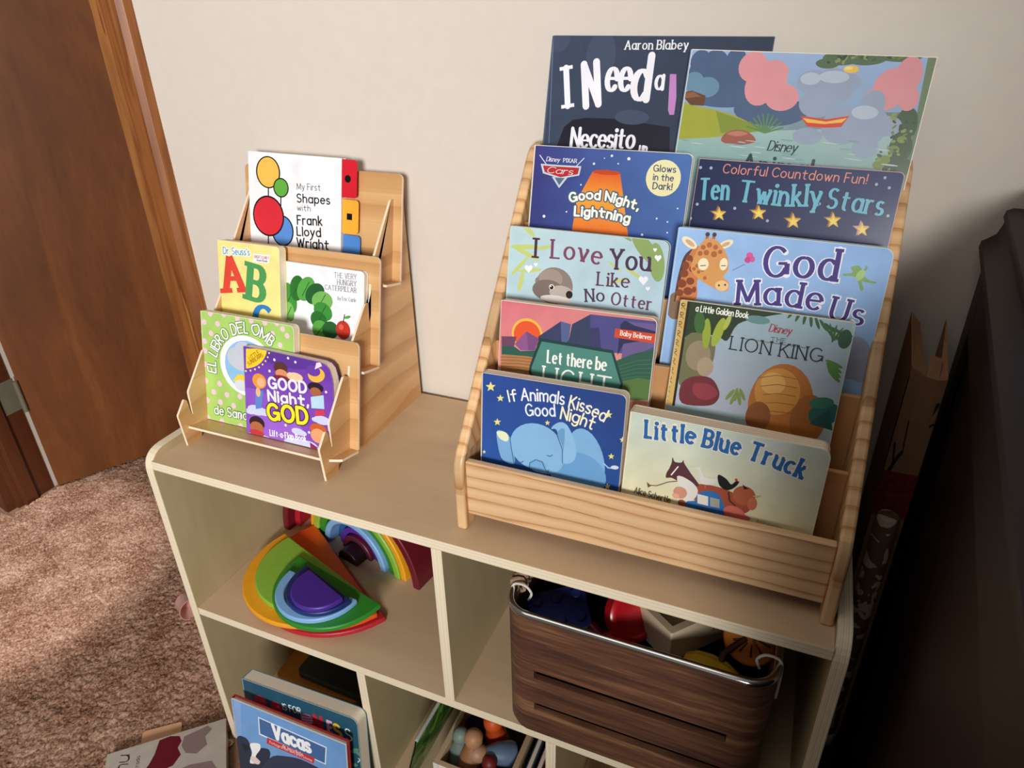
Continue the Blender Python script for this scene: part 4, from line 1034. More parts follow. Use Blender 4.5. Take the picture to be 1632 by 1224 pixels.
  ["p","79a9d6",[19.0,105.5,20.5,107.7,23.1,108.3,26.0,107.9,28.5,107.3,30.6,106.5,32.4,105.3,34.1,103.7,35.6,101.7,36.8,99.5,37.8,96.9,38.6,93.9,39.4,90.3,40.6,85.3,42.1,79.3,43.0,73.7,42.6,69.9,40.3,68.4,36.7,68.4,32.7,69.4,29.5,70.7,27.4,72.0,25.7,73.8,24.4,76.3,23.1,80.0,21.6,85.8,20.1,93.3,19.0,100.4]],
  ["p","dfe9c0",[19.0,105.5,20.5,106.5,23.2,107.1,26.1,107.4,28.5,107.3,30.3,106.7,31.9,105.7,33.1,104.5,33.9,103.1,34.1,101.3,34.0,99.1,33.4,97.1,32.3,95.9,30.5,95.5,28.1,95.8,25.6,96.6,23.6,97.6,21.8,99.3,20.1,101.6,19.1,103.8]],
  ["p","8cbbe2",[91.8,120.8,90.0,122.3,88.0,122.1,86.3,121.3,85.3,121.3,85.3,122.3,85.9,123.8,87.0,125.3,88.3,126.8,89.9,128.2,91.9,129.7,94.0,130.9,96.1,131.5,98.2,131.6,100.2,131.1,102.3,130.1,104.4,128.1,106.7,124.8,109.2,120.5,111.5,115.9,113.3,111.6,114.6,107.7,115.4,103.9,115.8,100.3,115.8,97.0,115.4,93.8,114.5,90.8,113.3,88.1,111.6,86.0,109.3,84.2,106.3,82.8,103.4,82.2,101.2,83.0,99.9,85.4,99.3,89.1,98.7,93.7,97.9,98.5,96.6,104.1,95.1,110.6,93.4,116.6]],
  ["p","6d9ccb",[92.8,117.7,94.0,121.0,96.3,123.6,98.8,124.8,100.6,124.1,101.2,120.3,101.4,114.2,101.2,107.5,100.9,102.4,100.7,98.9,100.3,96.1,99.7,94.6,98.9,95.3,97.3,99.2,95.2,105.6,93.4,112.5]],
  ["e","86b5de",68.2,96.0,32.0,28.6,0],
  ["e","86b5de",77.2,82.3,23.8,17.2,0],
  ["e","78aad8",71.1,73.2,10.6,8.0,0],
  ["l","3c5f88",1.04,[60.9,66.7,61.4,74.7,68.8,80.2,76.5,78.7,80.2,70.8,83.7,67.2,84.4,70.8]],
  ["l","3c5f88",1.05,[48.6,73.2,51.2,73.1,53.3,75.3]],
  ["l","3c5f88",1.01,[81.9,88.4,85.3,87.7,88.1,90.0]],
  ["l","3c5f88",1.05,[36.0,100.0,37.7,89.9,42.7,66.4]],
  ["l","3c5f88",0.99,[92.1,115.8,99.5,98.8,100.4,82.8]],
  ["l","a9c9e8",1.57,[147.9,91.9,152.9,87.9,159.0,88.4]],
  ["e","cfdcec",160.2,89.8,4.4,2.3,10],
  ["t","If","hand","f6f3ea",12.9,[33.4,145.1,44.1,148.2],None,0],
  ["t","Animals","hand","e9edf5",13.75,[48.1,149.2,75.7,152.9,99.0,152.6],None,0],
  ["t","Kissed","hand","f1ead2",14.03,[103.4,150.5,123.7,147.9,144.6,140.7],None,0],
  ["t","Good","hand","e3e9f6",13.57,[54.4,132.0,89.7,137.6],None,0],
  ["t","Night","hand","f5edc8",13.94,[94.6,135.9,112.0,134.4,133.1,129.5],None,0],
 ],
 'truck': [
  ["t","Little Blue Truck","slab","dfd9cc",18.33,[17.0,138.3,66.0,142.2,112.6,140.1,142.6,135.9,173.7,129.4],"dfd9cc",1.0],
  ["t","Little Blue Truck","slab","27619f",18.33,[17.0,138.3,66.0,142.2,112.6,140.1,142.6,135.9,173.7,129.4],None,0],
  ["l","6a4a3a",0.88,[28.7,83.4,36.4,84.8,47.5,92.2,58.9,96.6]],
  ["p","6a4a3a",[25.4,86.5,30.5,83.2,27.4,80.0]],
  ["e","9a4a34",100.2,85.9,32.5,13.5,-6],
  ["e","a9583e",124.3,96.3,11.0,11.0,-30],
  ["e","b8664a",133.4,89.3,4.7,7.4,0],
  ["p","c9a27a",[131.9,98.4,140.8,100.8,136.8,96.9]],
  ["l","4a3028",1.92,[109.2,96.0,111.4,87.1,117.6,83.0]],
  ["p","56303a",[48.3,115.6,48.4,117.5,48.3,119.5,48.3,121.1,48.5,121.9,49.0,121.4,49.6,120.0,50.4,118.4,51.5,117.3,53.0,117.1,54.8,117.2,56.7,117.6,58.1,118.0,58.8,118.8,59.2,119.9,59.5,120.9,59.8,121.3,60.1,121.0,60.3,120.2,60.6,119.0,61.5,117.5,62.9,115.7,64.7,113.5,66.8,111.1,69.0,108.4,72.0,105.2,75.7,101.4,78.6,98.0,79.1,95.7,75.9,94.8,70.2,95.0,63.9,95.6,58.9,96.2,55.8,96.7,53.6,97.3,51.9,97.9,50.2,98.2,48.5,97.9,47.0,97.3,45.8,96.8,44.9,96.8,44.4,97.7,44.3,99.0,44.4,100.6,44.6,102.2,45.0,103.7,45.6,105.3,46.3,106.9,46.9,108.5,47.3,110.3,47.7,112.1,48.1,113.9]],
  ["l","e8e4da",1.36,[49.8,101.6,55.4,112.6]],
  ["p","d9d7cf",[69.9,114.3,70.1,114.8,71.2,115.5,72.5,116.2,73.6,116.8,74.5,117.3,75.2,117.8,76.0,118.1,76.8,118.0,77.5,117.2,78.3,115.9,79.0,114.5,79.9,113.1,80.7,111.6,81.4,109.9,82.4,108.4,84.0,107.5,86.8,107.5,90.5,108.2,94.0,108.9,96.0,108.7,96.1,107.2,95.1,105.0,93.3,102.6,91.5,100.9,89.3,99.8,86.6,99.1,84.0,98.9,81.8,99.3,80.5,100.6,79.6,102.6,79.0,104.9,78.3,107.0,77.7,108.9,77.1,110.9,76.5,112.7,75.7,113.9,74.2,114.4,72.4,114.4,70.7,114.2]],
  ["l","b8743f",0.65,[85.2,99.2,85.7,95.1]],
  ["p","1d1a1d",[96.1,113.4,97.5,113.8,99.8,113.2,102.4,112.0,104.5,110.9,106.1,109.6,107.6,107.9,108.9,106.4,110.1,105.8,111.2,106.4,112.3,107.9,113.2,109.5,114.1,110.6,115.1,111.1,116.2,111.3,117.0,111.1,117.3,110.5,117.0,109.1,116.2,107.0,115.0,104.8,113.7,103.0,112.2,101.3,110.4,99.8,108.4,98.7,106.5,98.2,104.4,98.5,102.2,99.5,100.1,100.9,98.5,102.7,97.3,105.3,96.3,108.5,95.8,111.6]],
  ["e","c03a34",114.2,112.1,1.4,1.6,0],
  ["p","1d1a1d",[120.8,108.6,127.6,105.1,123.2,103.6]],
  ["p","d8d4cc",[55.7,101.2,57.7,102.7,61.8,102.3,66.5,100.8,70.3,99.1,73.2,97.4,75.8,95.2,77.9,92.6,79.0,89.9,79.0,86.6,78.1,82.9,76.6,79.5,75.0,77.0,73.2,75.5,71.2,74.5,68.9,74.7,66.6,76.7,63.4,81.7,59.7,89.1,56.7,96.4]],
  ["e","c68a78",61.5,83.2,7.1,6.9,0],
  ["e","d9a08c",57.5,78.2,3.8,3.1,0],
  ["p","2f68ac",[68.7,73.3,70.5,75.3,73.3,76.2,76.2,76.8,78.2,77.9,78.8,79.7,78.6,81.8,78.3,84.0,78.8,85.9,80.0,87.6,81.8,89.3,83.9,90.7,86.2,91.8,88.9,92.6,92.0,93.1,95.0,93.2,97.5,92.9,99.4,92.0,100.8,90.6,102.1,88.8,103.3,86.8,104.6,84.7,105.9,82.3,107.1,79.6,108.1,76.5,109.9,72.4,112.1,67.6,113.0,63.0,110.7,59.6,103.0,57.2,91.4,55.7,79.4,55.1,71.0,56.0,67.5,59.2,66.7,64.2,67.6,69.4]],
  ["p","d8d3c6",[79.0,86.4,90.0,86.2,91.5,75.4,80.5,75.4]],
  ["p","9a998f",[92.0,86.0,101.5,85.9,103.0,76.0,93.5,75.5]],
  ["e","274f86",90.0,65.5,15.0,5.0,0],
  ["e","c9685a",118.3,73.5,11.3,8.3,-15],
  ["p","c9685a",[124.5,75.3,126.5,75.4,129.8,74.6,132.9,73.5,134.5,72.4,133.9,71.0,131.8,69.2,129.3,67.7,127.4,67.4,126.0,68.7,124.8,71.2,124.2,73.8]],
  ["e","8a4a3c",64.7,71.3,4.1,3.9,0],
  ["t","Alice Schertle","hand","5a5140",7.09,[13.1,70.2,52.6,68.1],None,0],
  ["t","illustrated by","thin","6a6048",2.81,[140.5,70.6,165.3,69.0],None,0],
  ["t","Jill McElmurry","hand","5a5140",6.81,[133.1,61.8,169.4,61.3],None,0],
 ],
 'vacas': [
  ["p","86a9d6",[5.3,221.0,19.2,221.0,2.4,66.1,-12.7,59.0]],
  ["p","e3ecf4",[52.0,206.3,182.1,202.0,178.0,165.0,50.0,169.4]],
  ["p","44699f",[54.0,204.2,179.9,199.6,176.2,167.1,52.5,172.4]],
  ["p","c8333c",[66.3,170.4,157.8,169.1,154.7,156.5,63.3,156.9]],
  ["t","Vacas","fat","f6f8fa",25.96,[78.5,175.7,152.2,177.0],None,0],
  ["t","de Jerry Rafe","hand","f3d9d9",6.35,[95.3,163.5,135.1,163.2],None,0],
  ["t","Fotografias de Lynn Stone","hand","f3d9d9",5.22,[70.3,160.8,152.9,160.1],None,0],
  ["p","2a3145",[-0.9,136.4,4.0,145.9,9.8,149.6,15.6,150.1,20.6,149.8,24.1,147.7,26.7,143.2,29.7,138.6,34.1,136.3,41.4,137.8,50.4,141.6,59.0,145.2,65.1,146.2,68.1,144.5,69.4,141.2,68.9,135.7,66.7,127.7,63.0,115.1,57.6,98.7,50.3,81.9,41.3,68.3,28.3,56.5,11.9,45.5,-3.5,39.3,-13.3,42.2,-15.2,59.7,-11.9,87.6,-6.2,116.2]],
  ["p","343b52",[66.7,127.7,74.7,135.6,83.3,140.7,92.3,144.2,101.6,147.3,111.4,150.4,121.6,152.8,131.7,154.2,141.3,154.0,153.8,153.1,168.4,151.3,177.8,147.2,174.8,139.5,150.9,123.4,110.9,100.5,68.9,78.9,41.3,68.3,35.7,74.8,43.1,92.5,55.9,112.7]],
  ["p","f3f4f6",[29.1,141.9,33.1,145.2,38.9,148.1,44.8,150.0,48.9,150.6,50.7,149.4,51.1,146.8,50.6,143.2,49.5,139.3,46.9,134.4,43.1,128.6,39.5,122.9,37.6,118.4,39.1,115.5,42.5,113.8,45.7,112.4,46.2,110.4,42.1,106.8,35.2,102.3,28.1,98.8,23.8,98.2,23.7,102.0,25.9,108.7,28.8,116.4,30.6,123.0,30.3,128.4,29.0,133.4,28.2,138.0]],
  ["e","e8d4d0",35.5,109.5,9.7,7.6,0],
  ["p","1c2030",[11.0,133.9,14.4,135.0,19.9,135.4,25.3,134.9,28.1,133.6,27.2,130.7,24.0,126.4,20.1,122.6,17.0,120.9,14.6,122.6,12.2,126.6,10.8,131.0]],
 ],
 'kind': [
  ["e","c52c42",33.1,204.2,12.7,8.7,0],
  ["e","d24a5c",37.6,204.0,5.1,4.0,0],
  ["e","c52c42",64.6,202.9,11.6,9.4,0],
  ["e","e0687a",68.4,203.5,3.3,3.1,0],
  ["t","IS FOR","hand","f2f4f6",11.7,[78.1,202.0,114.6,206.3],None,0],
  ["p","c978a8",[114.0,206.8,117.5,208.9,122.7,210.1,128.1,210.5,132.0,210.1,134.3,208.6,135.7,206.3,136.3,203.5,136.3,200.8,135.6,198.0,134.3,195.0,132.3,192.2,129.9,190.2,126.5,188.8,122.4,187.8,118.4,187.7,115.5,189.0,113.8,192.5,112.7,197.6,112.7,202.9]],
  ["l","f0d2e4",1.6,[115.5,201.5,135.1,206.1]],
  ["l","f0d2e4",1.6,[114.9,196.5,134.6,201.2]],
  ["l","f0d2e4",1.6,[114.4,191.5,134.1,196.2]],
  ["t","N","fat","c02c3c",25.28,[137.5,188.8,154.3,188.8],None,0],
  ["t","E","fat","e0a6c8",22.0,[163.5,190.2,172.4,190.2],None,0],
  ["t","S","fat","e0b843",24.21,[176.9,186.1,191.4,188.3],None,0],
  ["t","S","thin","e8ecee",21.75,[197.5,188.6,209.1,189.7],None,0],
  ["l","d8dee0",1.89,[216.7,160.0,223.1,155.3]],
  ["l","d8dee0",1.87,[224.4,164.0,215.4,151.3]],
  ["e","5f8f7d",211.0,172.3,9.8,3.8,40],
  ["e","5f8f7d",217.5,169.5,9.8,3.8,-30],
  ["e","5f8f7d",205.1,142.1,10.0,3.9,20],
 ],
}
BOOKS = {
 'kiss': (0.49850, -0.26968, 0.64274, 0.1670, 0.1748, 9.50, 1.00),
 'truck': (0.66720, -0.26914, 0.64195, 0.1943, 0.1640, 7.00, -0.90),
 'light': (0.49950, -0.22532, 0.70429, 0.1805, 0.1830, 12.00, 0.70),
 'lion': (0.69650, -0.22359, 0.70529, 0.1675, 0.2057, 14.00, -0.50),
 'otter': (0.48800, -0.17639, 0.76352, 0.1850, 0.1959, 12.50, -0.30),
 'god': (0.68000, -0.17897, 0.76382, 0.2045, 0.2115, 11.00, -0.90),
 'cars': (0.49720, -0.12950, 0.82277, 0.1828, 0.2200, 13.00, -0.40),
 'ten': (0.68380, -0.12862, 0.82329, 0.1997, 0.2140, 14.00, -1.00),
 'need': (0.49100, -0.07547, 0.88229, 0.2480, 0.2753, 14.00, -0.80),
 'anim': (0.65200, -0.08500, 0.88152, 0.2355, 0.2600, 12.50, -1.90),
 'shapes': (0.01650, -0.06684, 0.83725, 0.1679, 0.1674, 13.00, -0.80),
 'abc': (0.01650, -0.15644, 0.74134, 0.1120, 0.1528, 13.00, 0.00),
 'cat': (0.08300, -0.14284, 0.73800, 0.1770, 0.1325, 13.00, -0.40),
 'libro': (0.01680, -0.21974, 0.64090, 0.1662, 0.1655, 13.00, 0.00),
 'gng': (0.10800, -0.23431, 0.64447, 0.1510, 0.1288, 13.00, 0.00),
 'vacas': (0.09050, -0.40529, 0.00246, 0.2180, 0.2225, 9.00, 0.60),
 'kind': (0.09750, -0.37877, 0.00308, 0.2205, 0.2357, 9.00, 2.20),
}

# ---------------------------------------------------------------- materials
HT = .62; D = .3171; PT = .0147; ZS = HT - .2858; WI = .9
BIRCH = [(.25, 'bda282'), (.5, 'c9ae8c'), (.75, 'd3b998')]
m_birch = wood('birch_face', BIRCH, (.25, 1, 1), 9, rough=.5, fine=.2)
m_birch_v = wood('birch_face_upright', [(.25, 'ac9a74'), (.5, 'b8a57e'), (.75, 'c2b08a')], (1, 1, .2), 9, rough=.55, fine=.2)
PLY = [(0, 'e9dcc2'), (.35, 'f3e8d2'), (.5, 'd9c5a0'), (.62, 'f0e4cc'), (1, 'ddcba9')]
m_ply_x = ply('plywood_edge_upright', 0, .0049, PLY); m_ply_z = ply('plywood_edge_level', 2, .0049, PLY)
def pine(name, st): return wood(name, [(0, 'b98657'), (.12, 'cf9f6d'), (.45, 'dcb283'), (.8, 'e4be92'), (1, 'd6a878')], st, 5, rings=5, rough=.4, distort=.6, fine=.22)
m_pine_x = grain('pine_along', ('d9ae80', 'e3bd92'), 'a8744a', 0, 2, .016, .35); m_pine_s = grain('pine_blocks', ('d3a675', 'e2ba8c'), 'ad7646', 2, 1, .016, .3, block=(2, .052))
m_pine_z = wood('pine_back', [(.2, 'b07c4e'), (.6, 'c89663'), (.9, 'd3a573')], (.3, 1, 2), 6, rough=.5)
DISP = [(.2, 'c69562'), (.5, 'd3a572'), (.8, 'dfb584')]
m_disp = grain('thin_birch_ply', ('cfa06c', 'dbb07c'), 'c0905c', 1, 2, .05, .25, rough=.35, lw=.35)
m_disp_e = ply('thin_ply_edge', 0, .0019, [(0, 'f3e2c6'), (.5, 'fff0d8'), (.75, 'cfae82'), (1, 'f3e2c6')])
m_disp_ez = ply('thin_ply_edge_level', 2, .0019, [(0, 'f3e2c6'), (.5, 'fff0d8'), (.75, 'cfae82'), (1, 'f3e2c6')])
m_wall = mat('wall_paint', 'd9cfc4', .7, var=.015, scale=60, bump=.05)
DOOR = [(.25, '5c3217'), (.5, '74421f'), (.75, '8a5228')]
m_door = wood('stained_veneer', DOOR, (1.4, 1.4, .3), 7, rough=.45, fine=.25)
m_casing = wood('stained_fir', [(.1, '6b3a1a'), (.4, '93592b'), (.6, '7a4420'), (.9, 'a8703c')], (5, 5, .35), 4, rings=3, rough=.4, distort=.8)
m_frame = wood('dark_stained_fir', [(.2, '4a2415'), (.6, '5d3019'), (.9, '6b3a20')], (3, 3, .2), 5, rough=.4)
m_metal = mat('bronze_hinge', '8a8674', .4, metal=.4)
m_chrome = mat('chrome', 'd8d8d8', .12, metal=1, var=.01)
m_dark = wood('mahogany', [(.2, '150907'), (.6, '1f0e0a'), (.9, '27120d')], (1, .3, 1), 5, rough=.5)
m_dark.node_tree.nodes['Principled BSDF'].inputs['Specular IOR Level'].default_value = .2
PAGE = [(0, 'f8ecd9'), (.5, 'f3e3ca'), (.62, 'c4ab8c'), (.7, 'f3e4cc'), (1, 'f9eedd')]
m_page = ply('board_pages', 1, .0026, PAGE, .7); m_paper = ply('paper_pages', 1, .0008, PAGE, .7)
m_pagered = ply('board_pages_tinted', 1, .0052, [(0, 'f8e9d2'), (.36, 'f3e0c2'), (.42, 'b2463a'), (.48, 'f0dcbe'), (.74, 'f8ead4'), (.8, '8a7a62'), (.86, 'f3e4cb'), (1, 'f8ead4')], .7)
m_print = print_mat('printed_cover', .5); m_gloss = print_mat('glossy_printed_cover', .36, coat=.08)

# ---------------------------------------------------------------- room shell
b = MB(); b.box(-2.6, 3.0, -3.2, 2.2, -.05, 0)
m_floor = mat('carpet_base', '8a6a55', .95, scale=300, var=.3)
struct(b.build('floor', m_floor), 'brown carpeted floor', 'floor')
b = MB(); b.prism([(-2.6, 0), (-1.062, 0), (-1.062, 2.06), (-.252, 2.06), (-.252, 0), (3, 0), (3, 2.6), (-2.6, 2.6)], 'y', .010, .125)
struct(b.build('wall_back', m_wall), 'off-white wall behind the cabinet', 'wall')
b = MB(); b.box(-1.3, -1.125, .125, 2.2, 0, 2.6)
struct(b.build('wall_hall', mat('hall_paint', 'e3c4b2', .8, var=.01)), 'pale wall seen through the gap beside the door', 'wall')
b = MB(); b.box(-1.125, -1.112, .125, 2.2, 0, .075)
struct(b.build('baseboard_hall', m_frame, bevel=.002), 'dark baseboard glimpsed in the hall', 'baseboard')
b = MB(); b.prism([(-.262, .010), (-.262, -.004), (-.256, -.008), (-.2, -.010), (-.19, -.004), (-.186, .010)], 'z', 0, 2.12)
b.box(-.262, -.252, .0101, .125, 0, 2.06)
struct(b.build('trim_1', m_casing, bevel=.001), 'stained door casing against the white wall', 'door casing')
b = MB()
b.prism([(-1.135, .010), (-1.135, -.012), (-1.08, -.024), (-1.068, -.024), (-1.068, .0), (-1.058, .0), (-1.058, .016), (-1.048, .019), (-1.048, .052), (-1.058, .055), (-1.058, .104), (-1.072, .104), (-1.072, .010)], 'z', 0, 2.06)
struct(b.build('trim_2', m_frame, bevel=.001), 'dark stepped door jamb at the left edge', 'door jamb')
dr = thing('door_1', 'open stained brown wooden door at the left', 'door', (-1.034, .1035, .012), (0, 0, R(61.6))); dr['kind'] = 'structure'
b = MB(); b.box(0, .76, .0, .035, 0, 2.03); b.build('door_leaf', m_door, dr, bevel=.0015)
b = MB(); b.box(-.003, .001, -.002, .03, .25, .34); b.tube([(-.004, -.006, .25), (-.004, -.006, .34)], .006, 10)
for z in (.268, .295, .32): b.tube([(-.004, -.006, z), (-.004, -.006, z + .002)], .0068, 10)
b.build('hinge', m_metal, dr)
b = MB(); b.box(-1.0585, -1.0562, .060, .1045, .262, .352); hg = b.build('hinge_plate', m_metal); hg.parent = bpy.data.objects['trim_2']
# carpet pile: a dense shaggy surface over the floor that shows
def pile():
    x0, x1, y0, y1, st = -1.25, .0, -.62, .42, .0042
    nx, ny = int((x1-x0)/st), int((y1-y0)/st); v = []; f = []
    from mathutils import noise
    for j in range(ny + 1):
        for i in range(nx + 1):
            x, y = x0 + i*st, y0 + j*st
            h = .006 + .0035*noise.noise((x*160, y*160, 0)) + .003*noise.noise((x*60, y*60, 3)) + rnd.uniform(-.0022, .0022)
            v.append((x + rnd.uniform(-.0016, .0016), y + rnd.uniform(-.0016, .0016), max(.0006, h)))
    for j in range(ny):
        for i in range(nx):
            a = j*(nx+1)+i; cx, cy = x0 + i*st, y0 + j*st
            if -.03 < cx and cy > -.33: continue
            if cx < -1.04 and cy > -.04: continue
            f.append((a, a+1, a+nx+2, a+nx+1))
    me = bpy.data.meshes.new('carpet_pile'); me.from_pydata(v, [], f); me.polygons.foreach_set('use_smooth', [True]*len(f))
    o = bpy.data.objects.new('carpet_pile', me); COL.objects.link(o); return o
m_carpet, nt, bs = nmat('carpet_yarn')
tc = nt.nodes.new('ShaderNodeTexCoord'); n1 = nt.nodes.new('ShaderNodeTexNoise'); n1.inputs['Scale'].default_value = 230; n1.inputs['Detail'].default_value = 3; n1.inputs['Distortion'].default_value = .6
n2 = nt.nodes.new('ShaderNodeTexNoise'); n2.inputs['Scale'].default_value = 14; nt.links.new(tc.outputs['Object'], n1.inputs[0]); nt.links.new(tc.outputs['Object'], n2.inputs[0])
ma = nt.nodes.new('ShaderNodeMath'); ma.operation = 'MULTIPLY_ADD'; ma.inputs[1].default_value = .3; nt.links.new(n2.outputs['Fac'], ma.inputs[0])
mb_ = nt.nodes.new('ShaderNodeMath'); mb_.operation = 'MULTIPLY'; mb_.inputs[1].default_value = .75; nt.links.new(n1.outputs['Fac'], mb_.inputs[0]); nt.links.new(mb_.outputs[0], ma.inputs[2])
rp = nt.nodes.new('ShaderNodeValToRGB'); nt.links.new(ma.outputs[0], rp.inputs[0]); el = rp.color_ramp.elements; el.new(.5)
for e, (p, h) in zip(el, [(.38, '6b4432'), (.52, 'a47d66'), (.66, 'cbab97')]): e.position = p; e.color = lin(h)
nt.links.new(rp.outputs[0], bs.inputs['Base Color']); bs.inputs['Roughness'].default_value = 1; bs.inputs['Specular IOR Level'].default_value = .1
o = pile(); o.data.materials.append(m_carpet); label(o, 'shaggy tan and brown carpet pile across the floor', 'carpet', kind='stuff')

# ---------------------------------------------------------------- storage cabinet
cab = thing('storage_cabinet', 'low birch plywood cabinet of open compartments under both book displays', 'cabinet', (0, 0, 0))
b = MB(); b.box(0, WI, -D, -.001, HT - PT, HT, 0)
for k in (0,):
    b.m = [0]*len(b.m)
b.m[2] = 1; b.build('top_panel', [m_birch, m_ply_z], cab, bevel=.0008)
for x0 in (-PT, WI):
    b = MB(); b.prism(rpoly([(-D - .001, 0), (-D - .001, HT + .012, .034), (-.001, HT + .012, .02), (-.001, 0)], 7), 'x', x0, x0 + PT, 0, 1)
    b.build('side_panel', [m_birch_v, m_ply_x], cab, bevel=.001)
b = MB(); b.box(0, WI, -D, -.005, ZS - PT, ZS); b.m[2] = 1; b.build('shelf', [m_birch, m_ply_z], cab, bevel=.0008)
b = MB(); b.box(0, WI, -D, -.005, .035, .05); b.m[2] = 1; b.build('bottom_panel', [m_birch, m_ply_z], cab, bevel=.0008)
for x0, z0, z1 in ((.4519, ZS, HT - PT), (.3023, .05, ZS - PT), (.6005, .05, ZS - PT)):
    b = MB(); b.box(x0, x0 + PT, -D, -.005, z0, z1); b.m[2] = 1; b.build('divider', [m_birch_v, m_ply_x], cab, bevel=.0008)
b = MB(); b.box(0, WI, -.005, -.001, .05, HT - PT); b.build('back_panel', m_birch_v, cab)

# ---------------------------------------------------------------- pine tabletop bookshelf
bs_ = thing('tabletop_bookshelf', 'pine five-tier bookshelf standing on the right of the cabinet top', 'bookshelf', (.685, -.15, HT))
X0, X1 = .4740 - .685, .8975 - .685; BT = .0128; YO = .15
def sl(y): return y + YO
side = rpoly([(sl(-.2880), 0, .004), (sl(-.2880), .0955, .012), (sl(-.0400), .408, .014), (sl(-.006), .412, .012), (sl(-.006), 0, .004)], 4)
for x0 in (X0, X1 - BT):
    b = MB(); b.prism(side, 'x', x0, x0 + BT); b.build('side_panel', m_pine_s, bs_, bevel=.0032, seg=3, smooth=True)
xa, xb = X0 + BT, X1 - BT
b = MB(); b.box(xa, xb, sl(-.2815), sl(-.2715), .0215, .0972); b.build('front_rail', m_pine_x, bs_, bevel=.0025, seg=3)
rails = [(-.232, .768), (-.184, .829), (-.136, .888), (-.088, .947)]
for k, (y, z) in enumerate(rails):
    zb = .645 + .059 * k
    b = MB(); b.box(xa, xb, sl(y), sl(y + .006), zb - .006 - HT, z - HT); b.build('divider_board', m_pine_z, bs_, bevel=.001)
for k in range(5):
    zb = .6405 + .0593 * k; y0 = ([-.2715] + [r[0] + .006 for r in rails])[k]; y1 = [r[0] for r in rails][k] if k < 4 else -.040
    b = MB(); b.box(xa, xb, sl(y0), sl(y1), zb - .006 - HT, zb - HT); b.build('shelf_ledge', m_pine_z, bs_)
b = MB(); b.box(xa, xb, sl(-.040), sl(-.034), .03, 1.006 - HT); b.build('back_panel', m_pine_z, bs_, bevel=.001)

# ---------------------------------------------------------------- small plywood display
TA = R(13)
ds = thing('plywood_book_display', 'small slotted plywood display of three tiers on the left of the cabinet top', 'book display', (0, 0, HT))
ST = .0036
prof = [(-.265, 0), (-.268, .0515, .002), (-.2505, .0705, .003), (-.2468, .066, .001), (-.2455, .0425), (-.2428, .0425), (-.2405, .0775, .003), (-.197, .126, .003), (-.189, .123, .003), (-.186, .119), (-.1895, .1035),
        (-.1725, .158), (-.128, .2045, .003), (-.119, .2035, .003), (-.1165, .1985), (-.124, .175), (-.1005, .252), (-.037, .327, .003), (-.028, .3265, .003), (-.0055, .326, .004), (-.0055, 0), (-.19, 0), (-.193, .008), (-.235, .008), (-.238, 0)]
for x0 in (.0150, .2657 - ST):
    b = MB(); b.prism(rpoly(prof, 3), 'x', x0, x0 + ST, 0, 1); b.build('side_panel', [m_disp, m_disp_e], ds, bevel=.0004)
bd = [(-.207, .637, .154), (-.134, .735, .153), (-.056, .834, .150)]
for y, z, h in bd:
    M = Matrix.Translation((0, y, z - HT)) @ Matrix.Rotation(-TA, 4, 'X')
    b = MB(); b.prism(rrect(.0015, 0, .2795, h, [.001, .001, .008, .008]), 'y', 0, ST, 0, 1)
    b.v = [tuple(M @ Vector(p)) for p in b.v]; b.build('back_board', [m_disp, m_disp_ez], ds, bevel=.0004)
    b = MB(); b.prism([(.0186, -.050), (.2620, -.050), (.2620, -.0475), (.2665, -.047), (.2805, -.038), (.2805, 0), (.0005, 0), (.0005, -.03), (.0186, -.04)], 'z', -ST, 0, 0, 1)
    b.v = [(p[0], max(p[1], -.0385) if z > .7 else p[1], p[2]) for p in b.v]; b.v = [tuple(M @ Vector(p)) for p in b.v]; b.build('ledge', [m_disp, m_disp_ez], ds, bevel=.0003)

